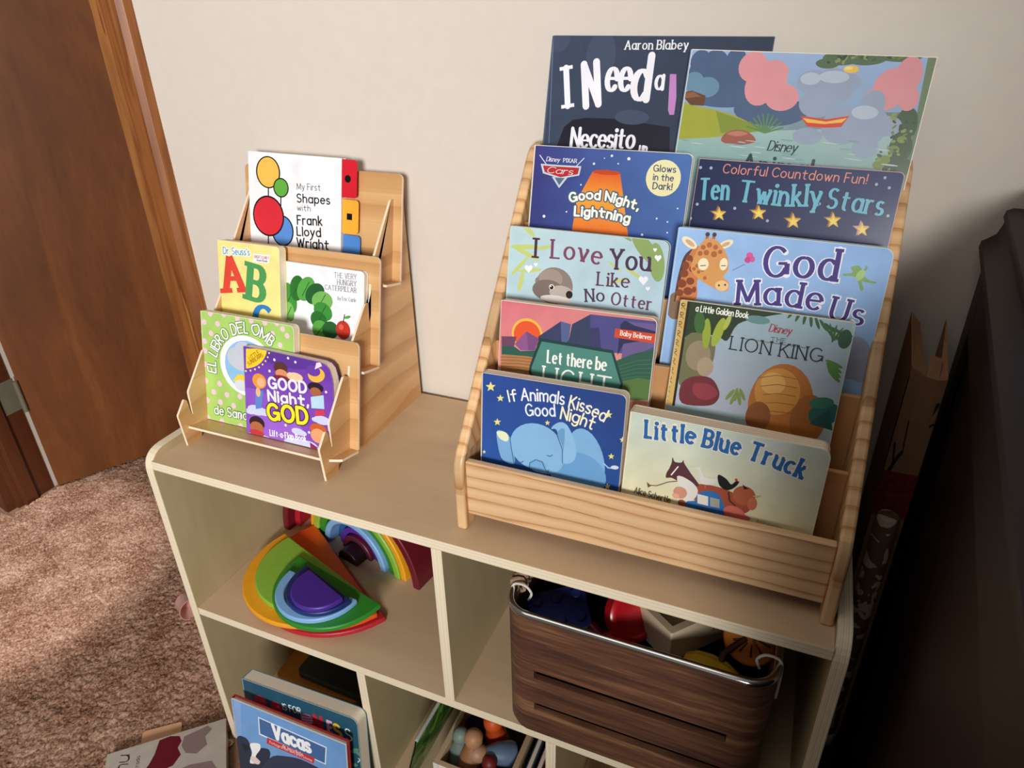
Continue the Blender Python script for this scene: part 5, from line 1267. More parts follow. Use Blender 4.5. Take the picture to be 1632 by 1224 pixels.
# ---------------------------------------------------------------- books
def lerp(a, c, t): return tuple(p + (q - p) * t for p, q in zip(a, c))
def cover_art(b, key, w, h, outline, bg, k=1.0, noise_amp=.05):
    """background and printed shapes on the plane y=0 of a cover (millimetres in, metres out)"""
    from mathutils import noise
    ctr = (w * 500, h * 500); win = [(p[0] * 1000, p[1] * 1000) for p in outline]
    win = [(ctr[0] + (p[0]-ctr[0]) * .994, ctr[1] + (p[1]-ctr[1]) * .994) for p in win]
    tl, tr, bl, br = [lin(c, k) for c in bg]
    def col(x, y):
        u = min(1, max(0, x / (w * 1000))); v = min(1, max(0, y / (h * 1000)))
        c = lerp(lerp(bl, br, u), lerp(tl, tr, u), v); nz = 1 + noise_amp * 2 * noise.noise((x * .05, y * .05, len(key)))
        return (c[0]*nz, c[1]*nz, c[2]*nz, 1)
    lev = [0]
    def put(poly, c):
        q = clip(poly, win)
        if len(q) < 3: return
        y = -.00004 - lev[0] * .000003
        b.face([(p[0] / 1000, y, p[1] / 1000) for p in q], 0, [c(*p) for p in q] if callable(c) else c)
    n = 22
    for i in range(n):
        for j in range(n):
            xs = [w*1000*(i+a)/n for a in (0, 1)]; ys = [h*1000*(j+a)/n for a in (0, 1)]
            put([(xs[0], ys[0]), (xs[1], ys[0]), (xs[1], ys[1]), (xs[0], ys[1])], col)
    pr = lambda a: [(a[i], a[i+1]) for i in range(0, len(a), 2)]
    for op in ART.get(key, []):
        lev[0] += 1
        if op[0] == 'p': put(pr(op[2]), lin(op[1], k))
        elif op[0] == 'g':
            pts = pr(op[3]); y0 = min(p[1] for p in pts); y1 = max(p[1] for p in pts); c1, c2 = lin(op[1], k), lin(op[2], k)
            for s in range(8):
                lo = y0 + (y1-y0)*s/8; hi = y0 + (y1-y0)*(s+1)/8
                q = clip(pts, [(-999, lo), (999, lo), (999, hi), (-999, hi)])
                if len(q) > 2: put(q, lambda x, y: lerp(c2, c1, (y - y0) / (y1 - y0)))
        elif op[0] == 'e':
            _, c, cx, cy, rx, ry, ro = op; a = R(ro); ca, sa = math.cos(a), math.sin(a)
            put([(cx + rx*math.cos(t)*ca - ry*math.sin(t)*sa, cy + rx*math.cos(t)*sa + ry*math.sin(t)*ca) for t in [2*math.pi*q/28 for q in range(28)]], lin(c, k))
        elif op[0] == 'l':
            for pl in ribbon(pr(op[3]), op[2] * .5, 1, True):
                if isinstance(pl[0][0], list):
                    for i in range(len(pl[0][0])-1): put([pl[0][1][i], pl[0][1][i+1], pl[0][0][i+1], pl[0][0][i]], lin(op[1], k))
                else: put(pl, lin(op[1], k))
        elif op[0] == 't':
            _, txt, st, c, hh, base, oc, ow = op
            for grp in strokes_of(txt, st, hh, pr(base), ow):
                lev[0] += 1
                for pl in grp: put(pl, lin(oc if oc else c, k))
def book(key, name, lab, t, bg, group=None, kind='board', r=.006, k=1.0, m_pg=None, edge='efe6d6', spine=None, m_pr=None, gap=.0012, pose=None, corner=None):
    u0, y, z, w, h, a, roll = (pose or BOOKS[key])[:7]
    root = thing(name, lab, 'book', (u0, y, z), (0, 0, 0), group)
    root.rotation_euler = (Matrix.Rotation(R(-a), 4, 'X') @ Matrix.Rotation(R(-roll), 4, 'Y')).to_euler()
    if pose and len(pose) > 7: root.matrix_world = pose[7]
    hard = kind == 'hard'
    out = corner or (rrect(0, 0, w, h, [.001, r, r, .001 if not spine == 'round' else r]))
    ct = .0018 if hard else (.0004 if kind == 'paper' else .0011)
    b = MB(); b.prism(out, 'y', 0, ct); b.c = [lin(edge, k)] * len(b.f)
    cover_art(b, key, w, h, out, bg, k)
    b.build('front_cover', m_pr or m_print, root, fix=False)
    ins = .003 if hard else .0004
    if corner: po = [(w/2 + (p[0]-w/2)*.995, h/2 + (p[1]-h/2)*.995) for p in corner]
    else: po = rrect(.0006, ins, w - ins, h - ins, [.0005, max(r - ins, .0005), max(r - ins, .0005), .0005])
    b = MB(); b.prism(po, 'y', ct, t - ct); b.build('page_block', m_pg or (m_paper if hard or kind == 'paper' else m_page), root)
    b = MB(); b.prism(out, 'y', t - ct, t); b.c = [lin(spine if spine and spine != 'round' else bg[2], k)] * len(b.f); b.build('back_cover', m_pr or m_print, root, fix=False)
    if spine and spine != 'round':
        b = MB(); b.prism(rrect(-.0012, -.0, .0004, t, .0006, 2), 'z', .0005, h - .0005); b.c = [lin(spine, k)] * len(b.f)
        b.build('spine', m_pr or m_print, root, fix=False)
    return root
GL_ = 'books on the small plywood display'; GR_ = 'books on the pine bookshelf'
rt = book('shapes', 'board_book', 'white tabbed board book with yellow, red and blue circles on the small display', .0105, ('f4f4f8',)*4, GL_, m_pr=m_gloss, r=.0015)
for nm, y0, z0, z1, x1, hx, dot in (('red_tab', 0, .1140, .1660, .0255, 'd32233', 'c'), ('yellow_tab', .0024, .0640, .1115, .0275, 'f2ae3a', 's'), ('blue_tab', .0048, .0100, .0615, .0295, '4f86d0', None)):
    b = MB(); b.prism(rrect(.1683, z0, .1679 + x1, z1, [.0005, .005, .005, .0005]), 'y', y0, y0 + .0012); b.c = [lin(hx)] * len(b.f)
    cx, cz = .1679 + .0125, (z0 + z1) / 2
    if dot == 'c': b.face([(cx - .002 + .0052*math.cos(a), y0 - .00005, cz + .0052*math.sin(a)) for a in [2*math.pi*q/24 for q in range(24)]], 0, lin('141414'))
    if dot == 's': b.face([(cx + p*.0045, y0 - .00005, cz + q*.0045) for p, q in ((-1, -1), (1, -1), (1, 1), (-1, 1))], 0, lin('141414'))
    b.build(nm, m_gloss, rt, fix=False)
book('cat', 'board_book', 'white board book with green leaves, its left half behind the yellow alphabet book', .0085, ('f0f1f7',)*4, GL_, m_pr=m_gloss)
book('abc', 'board_book', 'pale yellow board book with a big red A and green B', .0135, ('f6e08c', 'f8e596', 'f5dd84', 'f6e08c'), GL_, r=.006, edge='efe3bb', spine='efd98a')
book('libro', 'board_book', 'green board book with pink polka dots, lowest tier of the small display', .0125, ('a9cf6c', 'a5cc68', 'a9cf6c', 'a2c864'), GL_, r=.007, edge='eef3df', spine='cfe0a8')
w, h = BOOKS['gng'][3:5]
sc = [(0, 0), (w*.9, 0)] + [(w - .010 + .009*math.sin(q*.75)*1.0, .004 + h*.60*q/14) for q in range(1, 15)] + [(w - .004 + .004*math.cos(R(a)), h*.70 + h*.15*math.sin(R(a))) for a in (-60, -30, 0, 30, 60)] + [(w*.86 + w*.115*math.cos(R(a)), h*.86 + h*.12*math.sin(R(a))) for a in (0, 30, 60, 90, 120)] + [(w*.68 + w*.1*math.cos(R(a)), h*.885 + h*.1*math.sin(R(a))) for a in (50, 80, 110, 140)] + [(w*.3, h), (0, h)]
def hull(p):
    p = sorted(set(p)); 
    def half(q):
        o = []
        for s in q:
            while len(o) > 1 and (o[-1][0]-o[-2][0])*(s[1]-o[-2][1]) - (o[-1][1]-o[-2][1])*(s[0]-o[-2][0]) <= 0: o.pop()
            o.append(s)
        return o[:-1]
    return half(p) + half(p[::-1])
book('gng', 'board_book', 'purple board book with a wavy edge in front of the green dotted book', .0145, ('6b3aa8', '6a3aa4', '8f58c4', '8a52bf'), GL_, edge='8f6bb5', corner=hull(sc), spine='7a4bb0')
book('need', 'picture_book', 'dark slate paperback with white brush lettering, back left of the top tier', .0035, ('3f4a60', '363f52', '3b465b', '303748'), GR_, kind='paper', r=.0005, edge='56607a', m_pr=m_gloss, spine='4a566e')
book('anim', 'picture_book', 'large hardcover with a lake scene and pink clouds, top right of the pine shelf', .0090, ('9fb6dc', '6f8462', '6f9a98', '4e6a52'), GR_, kind='hard', r=.001, m_pr=m_gloss, spine='8aa7c4')
book('cars', 'board_book', 'indigo board book with an orange traffic cone and a cream round badge', .0115, ('3d3d7e', '4f76b8', '39407f', '35508f'), GR_, r=.006, m_pr=m_gloss, spine='e3dccf')
book('ten', 'board_book', 'navy board book with light blue lettering and five yellow stars', .0085, ('1d2750', '233063', '1a2348', '1c274f'), GR_, r=.005, edge='c9a0a0', m_pr=m_gloss)
book('otter', 'picture_book', 'pale blue padded book with a grey otter head and leaves', .0115, ('bcd6dc', 'b5cfdc', 'a9c9d6', 'b5d0e0'), GR_, r=.008, spine='bfdadb', edge='c9d8cf')
book('god', 'picture_book', 'sky blue padded book with a giraffe at its left', .0175, ('93b7e3', '8cb0df', '8fb0dd', '9bbbe6'), GR_, r=.009, edge='b9d3d8', spine='8fb3df', k=1.15)
book('light', 'board_book', 'board book with a pink sky, orange sun and green name plate', .0135, ('d5717e', 'd68a86', 'e3a58c', 'dc9a86'), GR_, r=.007)
book('lion', 'picture_book', 'worn thin book with a gold binding strip and jungle leaves', .0075, ('a2bdc6', 'a0b6bd', '9aa9b2', '8fa09c'), GR_, kind='hard', r=.003, edge='cfcfc4', spine='c9a65e', k=1.1)
book('kiss', 'board_book', 'deep blue board book with a sleeping light blue elephant, front left', .0155, ('2b4a94', '27407f', '2c5aa6', '27539c'), GR_, r=.007, edge='d9cfc0', spine='cfc6b8')
book('truck', 'board_book', 'cream board book with blue slab lettering over farm animals, front right', .0205, ('bccabf', 'c2cdc4', 'ead9a0', 'e6cf88'), GR_, r=.009, edge='e9dcc4', spine='dccfb4', m_pg=m_pagered, k=1.1)
book('vacas', 'picture_book', 'blue hardcover with a black and white cow and a red back board', .0095, ('6f9fd8', '6a98d0', '7aa2d4', '88add9'), 'books standing before the lower left compartment', kind='hard', r=.001, spine='a3272b', m_pr=m_gloss)
book('kind', 'board_book', 'dark teal board book with a thick page block behind the blue cow book', .0235, ('28526a', '2a566b', '25485c', '24495c'), 'books standing before the lower left compartment', r=.012, edge='9fb9c4', spine='5f93a8', m_pr=m_gloss)
ART['brown'] = [['p', '6a1826', [86, 266, 104, 268, 120, 262, 124, 250, 118, 238, 124, 222, 112, 205, 84, 200, 66, 190, 60, 205, 72, 222, 80, 240]], ['p', '8a7472', [128, 258, 150, 262, 168, 266, 176, 256, 164, 244, 168, 226, 150, 214, 132, 222, 124, 240]], ['p', '8a7472', [100, 190, 140, 196, 176, 190, 190, 160, 110, 160]],
    ['t', 'mu', 'script', '3a2c28', 22.0, [36.0, 214.0, 38.0, 256.0], None, 0], ['t', 'ilustrado', 'hand', '3a2c28', 6.0, [54.0, 206.0, 56.0, 246.0], None, 0]]
Mb = Matrix.Translation((-.185, -.440, .024)) @ Matrix.Rotation(R(43), 4, 'Z') @ Matrix.Rotation(R(-90), 4, 'X') @ Matrix.Translation((0, 0, -.27))
book('brown', 'picture_book', 'grey book with maroon and mauve patches lying on the carpet', .016, ('c2b8ad', 'b5aba1', 'c2b8ad', 'b8aea4'), kind='hard', r=.002, edge='b9aa98', pose=(0, 0, 0, .200, .270, 0, 0, Mb))
b = MB(); b.prism(rrect(-.034, -.03, .034, .03, .006), 'z', 0, .002); t_ = b.build('paper_sheet', mat('peach_paper', 'd9a980', .7)); t_.location = (-.128, -.378, .0085); t_.rotation_euler = (0, 0, R(40)); label(t_, 'peach coloured paper slip peeking from behind the grey book', 'paper')


# ---------------------------------------------------------------- rainbow toys
def paint(name, h): return mat(name, h, .42, var=.04, scale=90)
RB = {n: paint('paint_' + n, h) for n, h in dict(red='b3202e', dark_red='7c1720', orange='e0581c', yellow='f0a51c', lime='8dbb3f', green='2f8a2c', light_blue='84b4e4', navy='1e2c6e', blue='2d5796', purple='4a2a94', violet='5b2f9c', wine='5a1830', maroon='6a1524', plum='2c0f1c', black='17251f', teak='8c3a1a', ochre='b0701c').items()}
def half_disc(R_, ext, r=.004, n=28, inner=0):
    pts = [(-R_, ext)] + [(R_*math.cos(math.pi + math.pi*k/n), R_*math.sin(math.pi + math.pi*k/n)) for k in range(n + 1)] + [(R_, ext)]
    if inner: pts += [(inner, ext)] + [(inner*math.cos(-math.pi*k/n), inner*math.sin(-math.pi*k/n)) for k in range(n + 1)] + [(-inner, ext)]
    return pts
ZB = ZS + .0002
flat = [  # colour, centre, radius, direction, layer, inner radius, label
 ('red', (.1760, -.1640), .1400, -30.6, 0, 0, 'red half-disc at the bottom of the flat pile on the shelf'),
 ('orange', (.1735, -.1690), .1330, -32.5, 1, 0, 'orange half-disc showing a triangle behind the lime one in the flat pile'),
 ('yellow', (.1520, -.1900), .1245, -20, 2, 0, 'amber half-disc reaching furthest left in the flat pile'),
 ('lime', (.1515, -.1930), .1010, -18.6, 3, 0, 'lime green half-disc in the flat pile, under the dark green one'),
 ('green', (.2065, -.2230), .0955, -13, 4, 0, 'dark green half-disc near the top of the flat pile'),
 ('light_blue', (.1988, -.2450), .0700, -6, 5, .0555, 'light blue arch lying flat on the dark green half-disc'),
 ('navy', (.2085, -.2490), .0580, -19, 6, 0, 'navy half-disc lying on the light blue arch'),
 ('purple', (.2130, -.2600), .0455, -20, 7, 0, 'purple half-disc on the very top of the flat pile')]
for cn, c, r_, d, ly, inn, lb in flat:
    o = MB(); o.prism(half_disc(r_, .009 if not inn else .004, inner=inn), 'z', 0, .0088)
    t_ = o.build('wooden_half_disc' if not inn else 'wooden_arch', RB[cn], bevel=.002, seg=2, smooth=True); t_.location = (c[0], c[1], ZB + ly*.009); t_.rotation_euler = (0, 0, R(d))
    label(t_, lb, 'toy block', 'flat pile of half-disc blocks')
up = [('maroon', (.160, -.129), .1595, .146, -8.5, 0, .075, 'outermost maroon arch of the standing rainbow'),
      ('red', (.1600, -.0995), .1450, .132, -4, 0, .06, 'red arch just inside the maroon one at the left of the standing rainbow'),
      ('yellow', (.169, -.119), .1200, .1085, -13, .003, .05, 'yellow arch of the standing rainbow'),
      ('lime', (.169, -.119), .1080, .0955, -13, 0, .05, 'lime green arch of the standing rainbow'),
      ('green', (.169, -.119), .0945, .0815, -13, .003, .05, 'dark green arch of the standing rainbow'),
      ('light_blue', (.169, -.119), .0765, .0645, -13, -.002, .045, 'light blue arch pushed forward in the standing rainbow'),
      ('blue', (.1695, -.117), .0625, .0505, -13, .016, .04, 'dark blue arch inside the light blue standing arch'),
      ('violet', (.169, -.118), .0490, .038, -13, .010, .04, 'violet arch inside the dark blue standing arch'),
      ('wine', (.169, -.119), .0365, .026, -13, .004, .04, 'wine red arch near the centre of the standing rainbow'),
      ('plum', (.1680, -.130), .0240, 0, -13, -.008, .045, 'small dark plum half-disc at the centre of the standing rainbow')]
for cn, c, ro, ri, d, y0, dp, lb in up:
    o = MB(); n = 32
    pts = [(ro*math.cos(math.pi*k/n), ro*math.sin(math.pi*k/n)) for k in range(n + 1)] + ([(ri*math.cos(math.pi - math.pi*k/n), ri*math.sin(math.pi - math.pi*k/n)) for k in range(n + 1)] if ri else [])
    o.prism(pts, 'y', y0, y0 + dp); t_ = o.build('wooden_arch' if ri else 'wooden_half_disc', RB[cn], bevel=.0022, smooth=True); t_.location = (c[0], c[1], ZB); t_.rotation_euler = (0, 0, R(d))
    label(t_, lb, 'toy block', 'standing rainbow of wooden arches')
# boards stacked at the back of the lower left compartment
for cn, x0, x1, y0, y1, z0, rz, lb in (('teak', .03, .262, -.225, -.045, .0502, 3, 'rust red board at the bottom of the dark stack behind the teal book'), ('ochre', .018, .20, -.222, -.05, .0652, 2, 'ochre board in the middle of the dark stack behind the teal book'), ('black', .066, .262, -.215, -.05, .0802, -2, 'blackish green board on top of the dark stack behind the teal book')):
    cx, cy = (x0 + x1)/2, (y0 + y1)/2
    o = MB(); o.prism(rrect(x0 - cx, y0 - cy, x1 - cx, y1 - cy, .012), 'z', 0, .0148); t_ = o.build('wooden_board', RB[cn], bevel=.002); t_.location = (cx, cy, z0); t_.rotation_euler = (0, 0, R(rz)); label(t_, lb, 'board', 'boards in the lower left compartment')

# ---------------------------------------------------------------- crate in the upper right compartment
m_walnut = wood('walnut', [(.36, '3a231c'), (.46, '553529'), (.54, '66432f'), (.64, '8a6448')], (.22, 1, 3.6), 8, rough=.5, distort=.8, fine=.35)
m_rope = ply('rope', 2, .004, [(0, '5a4636'), (.4, 'c9ad92'), (1, '8c725c')], .9)
m_white = mat('white_wire', 'dcd8d0', .4)
kx0, kx1, ky0, ky1, kz0, kz1 = .5495, .8585, -.3300, -.0600, ZS + .0003, .5500
cr_ = thing('wooden_crate', 'dark walnut crate with a chrome rim and slots in the upper right compartment', 'crate', ((kx0+kx1)/2, (ky0+ky1)/2, kz0))
def crate():
    hx, hy, H = (kx1-kx0)/2, (ky1-ky0)/2, kz1-kz0; rc, th = .03, .008
    rows = [(0, .024), (.004, .011), (.012, .004), (.024, 0)]
    sl = [(.060, .074), (.118, .132)]   # slot heights
    zs = [(z, i) for z, i in rows] + [(z, 0) for s in sl for z in s] + [(H, 0)]
    # columns along the outline: front straight run first
    fr = [-hx + rc + (2*hx - 2*rc) * k / 24 for k in range(25)]
    def ring(inset, z):
        X, Y, q = hx - inset, hy - inset, max(rc - inset, .004); o = [(-X + q + (2*X - 2*q) * k / 24, -Y, z) for k in range(25)]
        for cx, cy, a0 in ((X-q, -Y+q, 270), (X-q, Y-q, 0), (-X+q, Y-q, 90), (-X+q, -Y+q, 180)):
            o += [(cx + q*math.cos(R(a0 + 90*k/8)), cy + q*math.sin(R(a0 + 90*k/8)), z) for k in range(1 if a0 == 270 else 0, 9 if a0 != 180 else 8)]
        return o
    b = MB(); O = [ring(i, z) for z, i in zs]; I = [ring(i + th, max(z, th)) for z, i in zs]; n = len(O[0]); nr = len(zs)
    def hole(r, c): return c in range(1, 23) and r in (4, 6)
    for r in range(nr - 1):
        for c in range(n):
            d = (c + 1) % n
            if hole(r, c):
                b.face([O[r][c], O[r][d], I[r][d], I[r][c]]); b.face([O[r+1][c], O[r+1][d], I[r+1][d], I[r+1][c]])
                if not hole(r, c-1): b.face([O[r][c], O[r+1][c], I[r+1][c], I[r][c]])
                if not hole(r, c+1): b.face([O[r][d], O[r+1][d], I[r+1][d], I[r][d]])
                continue
            b.face([O[r][c], O[r][d], O[r+1][d], O[r+1][c]]); b.face([I[r][c], I[r][d], I[r+1][d], I[r+1][c]])
    for c in range(n):
        d = (c + 1) % n; b.face([O[-1][c], O[-1][d], I[-1][d], I[-1][c]])
    b.face(O[0]); b.face(I[0])
    b.build('body', m_walnut, cr_, smooth=True)
    b = MB(); b.tube([(p[0]*.985, p[1]*.985, H + .0045) for p in ring(.0, H)], .0048, 12, closed=True); b.build('rim', m_chrome, cr_, smooth=True)
    b = MB()
    pth = [(-hx + .004, -hy + .045 + .075*t/24, H + .0045) for t in range(25)]
    for k in range(9):
        y = -hy + .045 + k*.0085; b.tube([(-hx + .0035 + .0085*math.cos(a), y + .002*math.sin(a*2), H + .0045 + .0085*math.sin(a)) for a in [2*math.pi*q/12 for q in range(12)]], .0036, 8, closed=True)
    b.build('rope_wrap', mat('rope_cord', '9c7f66', .9, scale=400, var=.3), cr_, smooth=True)
    for sx in (-1, 1):
        b = MB(); b.tube(bez([(sx*(hx + .002), -hy + .036, H - .045), (sx*(hx + .002), -hy + .036, H - .004), (sx*(hx - .002), -hy + .036, H + .012), (sx*(hx - .016), -hy + .036, H + .014), (sx*(hx - .024), -hy + .036, H + .004), (sx*(hx - .02), -hy + .036, H - .008)]), .0016, 8); b.build('wire_hook', m_white, cr_, smooth=True)
crate()
# toys in the crate
GT = 'toys in the walnut crate'
base_z = kz0 + .0115
m_bblue = mat('blue_plastic', '303a88', .35); m_red = mat('red_plastic', 'b01420', .25); m_green = mat('green_plastic', '16301c', .4); m_cream = mat('pale_wood', 'cdb99c', .6); m_corn = mat('corn_yellow', 'c9a21c', .45)
def brick(loc, rot, lab, m=m_bblue, sx=.062, sy=.045, sz=.03, nx=3, ny=2):
    t_ = thing('toy_brick', lab, 'toy brick', loc, rot, GT); b = MB(); b.box(-sx/2, sx/2, -sy/2, sy/2, 0, sz); b.build('brick_body', m, t_, bevel=.002)
    for i in range(nx):
        for j in range(ny):
            b = MB(); x, y = -sx/2 + sx*(i+.5)/nx, -sy/2 + sy*(j+.5)/ny; b.lathe([(.0065, sz), (.0065, sz + .005), (.0055, sz + .006)], 16, 0, Matrix.Translation((x, y, 0))); b.build('stud', m, t_, smooth=True)
b = MB(); b.box(-.13, .13, -.11, .11, 0, .115); t_ = None
# soft heap that fills the crate below the toys on show
def heap():
    from mathutils import noise
    n = 26; v = []; f = []
    for j in range(n+1):
        for i in range(n+1):
            x, y = -.138 + .276*i/n, -.118 + .236*j/n; e = min(1, min(i, n-i, j, n-j)/3)
            v.append((x, y, .02 + e*(.118 + .02*noise.noise((x*22, y*22, 1)) + .008*noise.noise((x*60, y*60, 4)))))
    for j in range(n):
        for i in range(n): a = j*(n+1)+i; f.append((a, a+1, a+n+2, a+n+1))
    k = len(v); v += [(-.138, -.118, 0), (.138, -.118, 0), (.138, .118, 0), (-.138, .118, 0)]; f.append((k, k+3, k+2, k+1))
    for (a, c, e) in ((0, n, (k, k+1)), (n*(n+1), n*(n+1)+n, (k+3, k+2))):
        f.append(tuple([e[0]] + list(range(a, c+1)) + [e[1]]))
    f.append(tuple([k] + [j*(n+1) for j in range(n+1)] + [k+3])); f.append(tuple([k+1] + [j*(n+1)+n for j in range(n+1)] + [k+2]))
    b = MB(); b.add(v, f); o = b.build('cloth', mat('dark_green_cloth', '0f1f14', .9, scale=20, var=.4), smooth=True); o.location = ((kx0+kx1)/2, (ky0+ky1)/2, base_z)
    label(o, 'dark green rumpled cloth filling the walnut crate beneath the toys', 'cloth')
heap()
brick((.602, -.262, .486), (R(14), R(-10), R(28)), 'large blue toy brick lying in front at the left of the crate', sx=.075, sy=.062)
brick((.618, -.190, .495), (R(0), R(8), R(10)), 'blue toy brick further back beside the dark crate wall', sx=.05, sy=.045)
t_ = thing('jar_lid', 'shiny red round lid standing on edge in the crate', 'lid', (.690, -.263, .535), (R(58), R(18), R(38)), GT)
b = MB(); b.lathe([(.031, -.009), (.033, -.007), (.033, .007), (.030, .009), (.026, .0095), (.024, .007), (0.002, .007)], 40); b.build('lid_body', m_red, t_, smooth=True)
t_ = thing('toy_figure', 'dark red plastic figure lying below the red lid', 'toy', (.668, -.285, .497), (R(20), R(30), R(-20)), GT)
b = MB(); b.lathe([(.012, -.03), (.02, -.022), (.018, -.005), (.011, .004), (.015, .014), (.012, .026), (.003, .03)], 20); b.build('figure_body', mat('dark_red_plastic', '8a1019', .35), t_, smooth=True)
b = MB(); b.tube([(-.03, 0, .0), (0, 0, .002), (.03, 0, .004)], .007, 10); b.build('arms', mat('dark_red_plastic_arms', '7c0f18', .35), t_, smooth=True)
t_ = thing('toy_box', 'pale wooden open box tilted in the middle of the crate', 'box', (.748, -.224, .526), (R(-3), R(3), R(51)), GT)
bw, bd_, bh, wl = .058, .040, .044, .009
b = MB(); b.prism(rrect(-bw, -bd_, bw, bd_, .002), 'z', bh*-.5, bh*.5, holes=[rrect(-bw + wl, -bd_ + wl, bw - wl, bd_ - wl, .001)]); b.box(-bw + .001, bw - .001, -bd_ + .001, bd_ - .001, -bh*.5, -bh*.5 + .004); b.build('box_body', m_cream, t_, bevel=.001)
b = MB(); b.c = []
for grp in strokes_of('Dgsd', 'script', 7.0, [(6, -2), (34, -2)], 0):
    for pl in grp: b.face([(p[0]/1000, -bd_ - .0003, p[1]/1000) for p in pl])
b.build('black_mark', mat('black_ink', '120e0c', .6), t_, fix=False)
t_ = thing('toy_corn', 'yellow toy corn half hidden by the chrome rim', 'toy', (.790, -.291, .508), (R(90), R(6), R(82)), GT)
b = MB(); b.lathe([(.002, -.034), (.012, -.031), (.018, -.02), (.02, -.004), (.018, .014), (.012, .028), (.003, .034)], 28); 
for i, p in enumerate(b.v):
    if abs(p[2]) < .032: q = 1 + (.06 if (i % 28) % 2 else -.02); b.v[i] = (p[0]*q, p[1]*q, p[2])
b.build('corn_cob', m_corn, t_, smooth=True)
t_ = thing('toy_orange_slice', 'orange slice toy with dark rays at the right of the crate', 'toy', (.826, -.250, .538), (R(42), R(-6), R(25)), GT)
b = MB(); b.lathe([(.001, -.005), (.029, -.005), (.031, -.003), (.031, .003), (.029, .005), (.001, .005)], 36); b.build('slice', mat('orange_flesh', 'c9761c', .5), t_, smooth=True)
b = MB()
for k in range(10):
    a = 2*math.pi*k/10; b.face([(math.cos(a)*r_ - math.sin(a)*w_, math.sin(a)*r_ + math.cos(a)*w_, .0053) for r_, w_ in ((.008, -.0008), (.022, -.0014), (.022, .0014), (.008, .0008))])
b.build('rays', mat('orange_pith', '4a2208', .6), t_, fix=False)
b = MB(); b.tube([(-.03, .0, .0), (.0, .006, .01), (.03, .0, .0)], .004, 8); t_ = b.build('toy_stick', mat('brown_stick', '4a1f14', .6), smooth=True); t_.location = (.808, -.276, .522); t_.rotation_euler = (0, R(-35), R(60)); label(t_, 'short brown stick leaning by the orange slice', 'stick', GT)
for cl, loc, lab in ((m_green, (.700, -.190, .500), 'dark green toy block behind the pale wooden box'), (mat('grey_white', '9a948a', .6), (.655, -.175, .505), 'greyish white block behind the red lid')):
    b = MB(); b.box(-.025, .025, -.02, .02, 0, .03); t_ = b.build('toy_block', cl, bevel=.003); t_.location = loc; t_.rotation_euler = (R(8), R(-6), R(30)); label(t_, lab, 'toy block', GT)

# ---------------------------------------------------------------- lower middle compartment: tray of pegs
tr_ = thing('wooden_tray', 'white edged wooden tray of peg dolls in the lower middle compartment', 'tray', (.470, -.20, .0503))
tx, ty, th_ = .064, .100, .090
m_traywood = wood('tray_wood', [(.2, 'b89a78'), (.6, 'cbb08e'), (.9, 'd9c2a2')], (1, .3, 1), 8)
for nm, q in (('wall', (-tx, -tx + .009, -ty, ty)), ('wall', (tx - .009, tx, -ty, ty)), ('wall', (-tx + .009, tx - .009, -ty, -ty + .009)), ('wall', (-tx + .009, tx - .009, ty - .009, ty))):
    b = MB(); b.box(q[0], q[1], q[2], q[3], .0, th_); b.m = [0]*6; b.m[2] = 1; b.build(nm, [m_traywood, mat('white_paint', 'e9e6e0', .5)], tr_, bevel=.001)
b = MB(); b.box(-tx + .009, tx - .009, -ty + .009, ty - .009, 0, .008); b.build('base', m_traywood, tr_)
def peg(loc, rot, hexb, hexh, lab, s=1.0):
    t_ = thing('peg_doll', lab, 'peg doll', loc, rot, 'peg dolls in the tray')
    b = MB(); b.lathe([(.004*s, 0), (.0145*s, .001), (.0165*s, .006*s), (.0145*s, .024*s), (.0085*s, .04*s)], 24); b.build('peg_body', mat('peg_paint', hexb, .5), t_, smooth=True)
    b = MB(); b.lathe([(.003*s, .0385*s), (.009*s, .0405*s), (.0122*s, .047*s), (.0115*s, .055*s), (.007*s, .0605*s), (.001*s, .062*s)], 20); b.build('peg_head', mat('peg_head_paint', hexh, .5), t_, smooth=True)
pz = .0503 + .09
peg((.4270, -.255, .098), (R(-6), R(4), 0), '6f8078', '7c8c84', 'grey green peg doll at the front left of the tray', 1.1)
peg((.4510, -.2660, .099), (R(-14), R(6), R(10)), '9c6a44', 'b58560', 'plain brown peg doll standing beside the grey green one', 1.25)
peg((.4330, -.195, .088), (R(-4), R(0), 0), '3b1f38', '45243f', 'dark purple peg doll at the back left of the tray', 1.15)
peg((.4750, -.205, .092), (R(5), R(-4), 0), 'b4420f', 'd4561a', 'orange headed peg doll at the back of the tray', 1.3)
peg((.5150, -.225, .118), (R(10), R(-75), R(20)), '5e7391', 'b08868', 'blue grey peg doll lying across the right of the tray', 1.25)
peg((.4880, -.272, .086), (R(-8), R(0), 0), '6a1418', '701a1c', 'dark red peg doll at the front right of the tray', 1.0)
for k, (px, py) in enumerate(((.432, -.235), (.45, -.15), (.5, -.15), (.5, -.25))):
    pass
b = MB(); b.prism(rrect(-tx + .0095, -ty + .0095, tx - .0095, ty - .0095, .003), 'z', 0, .028); t_ = b.build('felt_liner', mat('dark_felt', '1c1210', .9)); t_.location = (.470, -.20, .0585); label(t_, 'dark felt liner lying in the bottom of the wooden tray', 'liner')
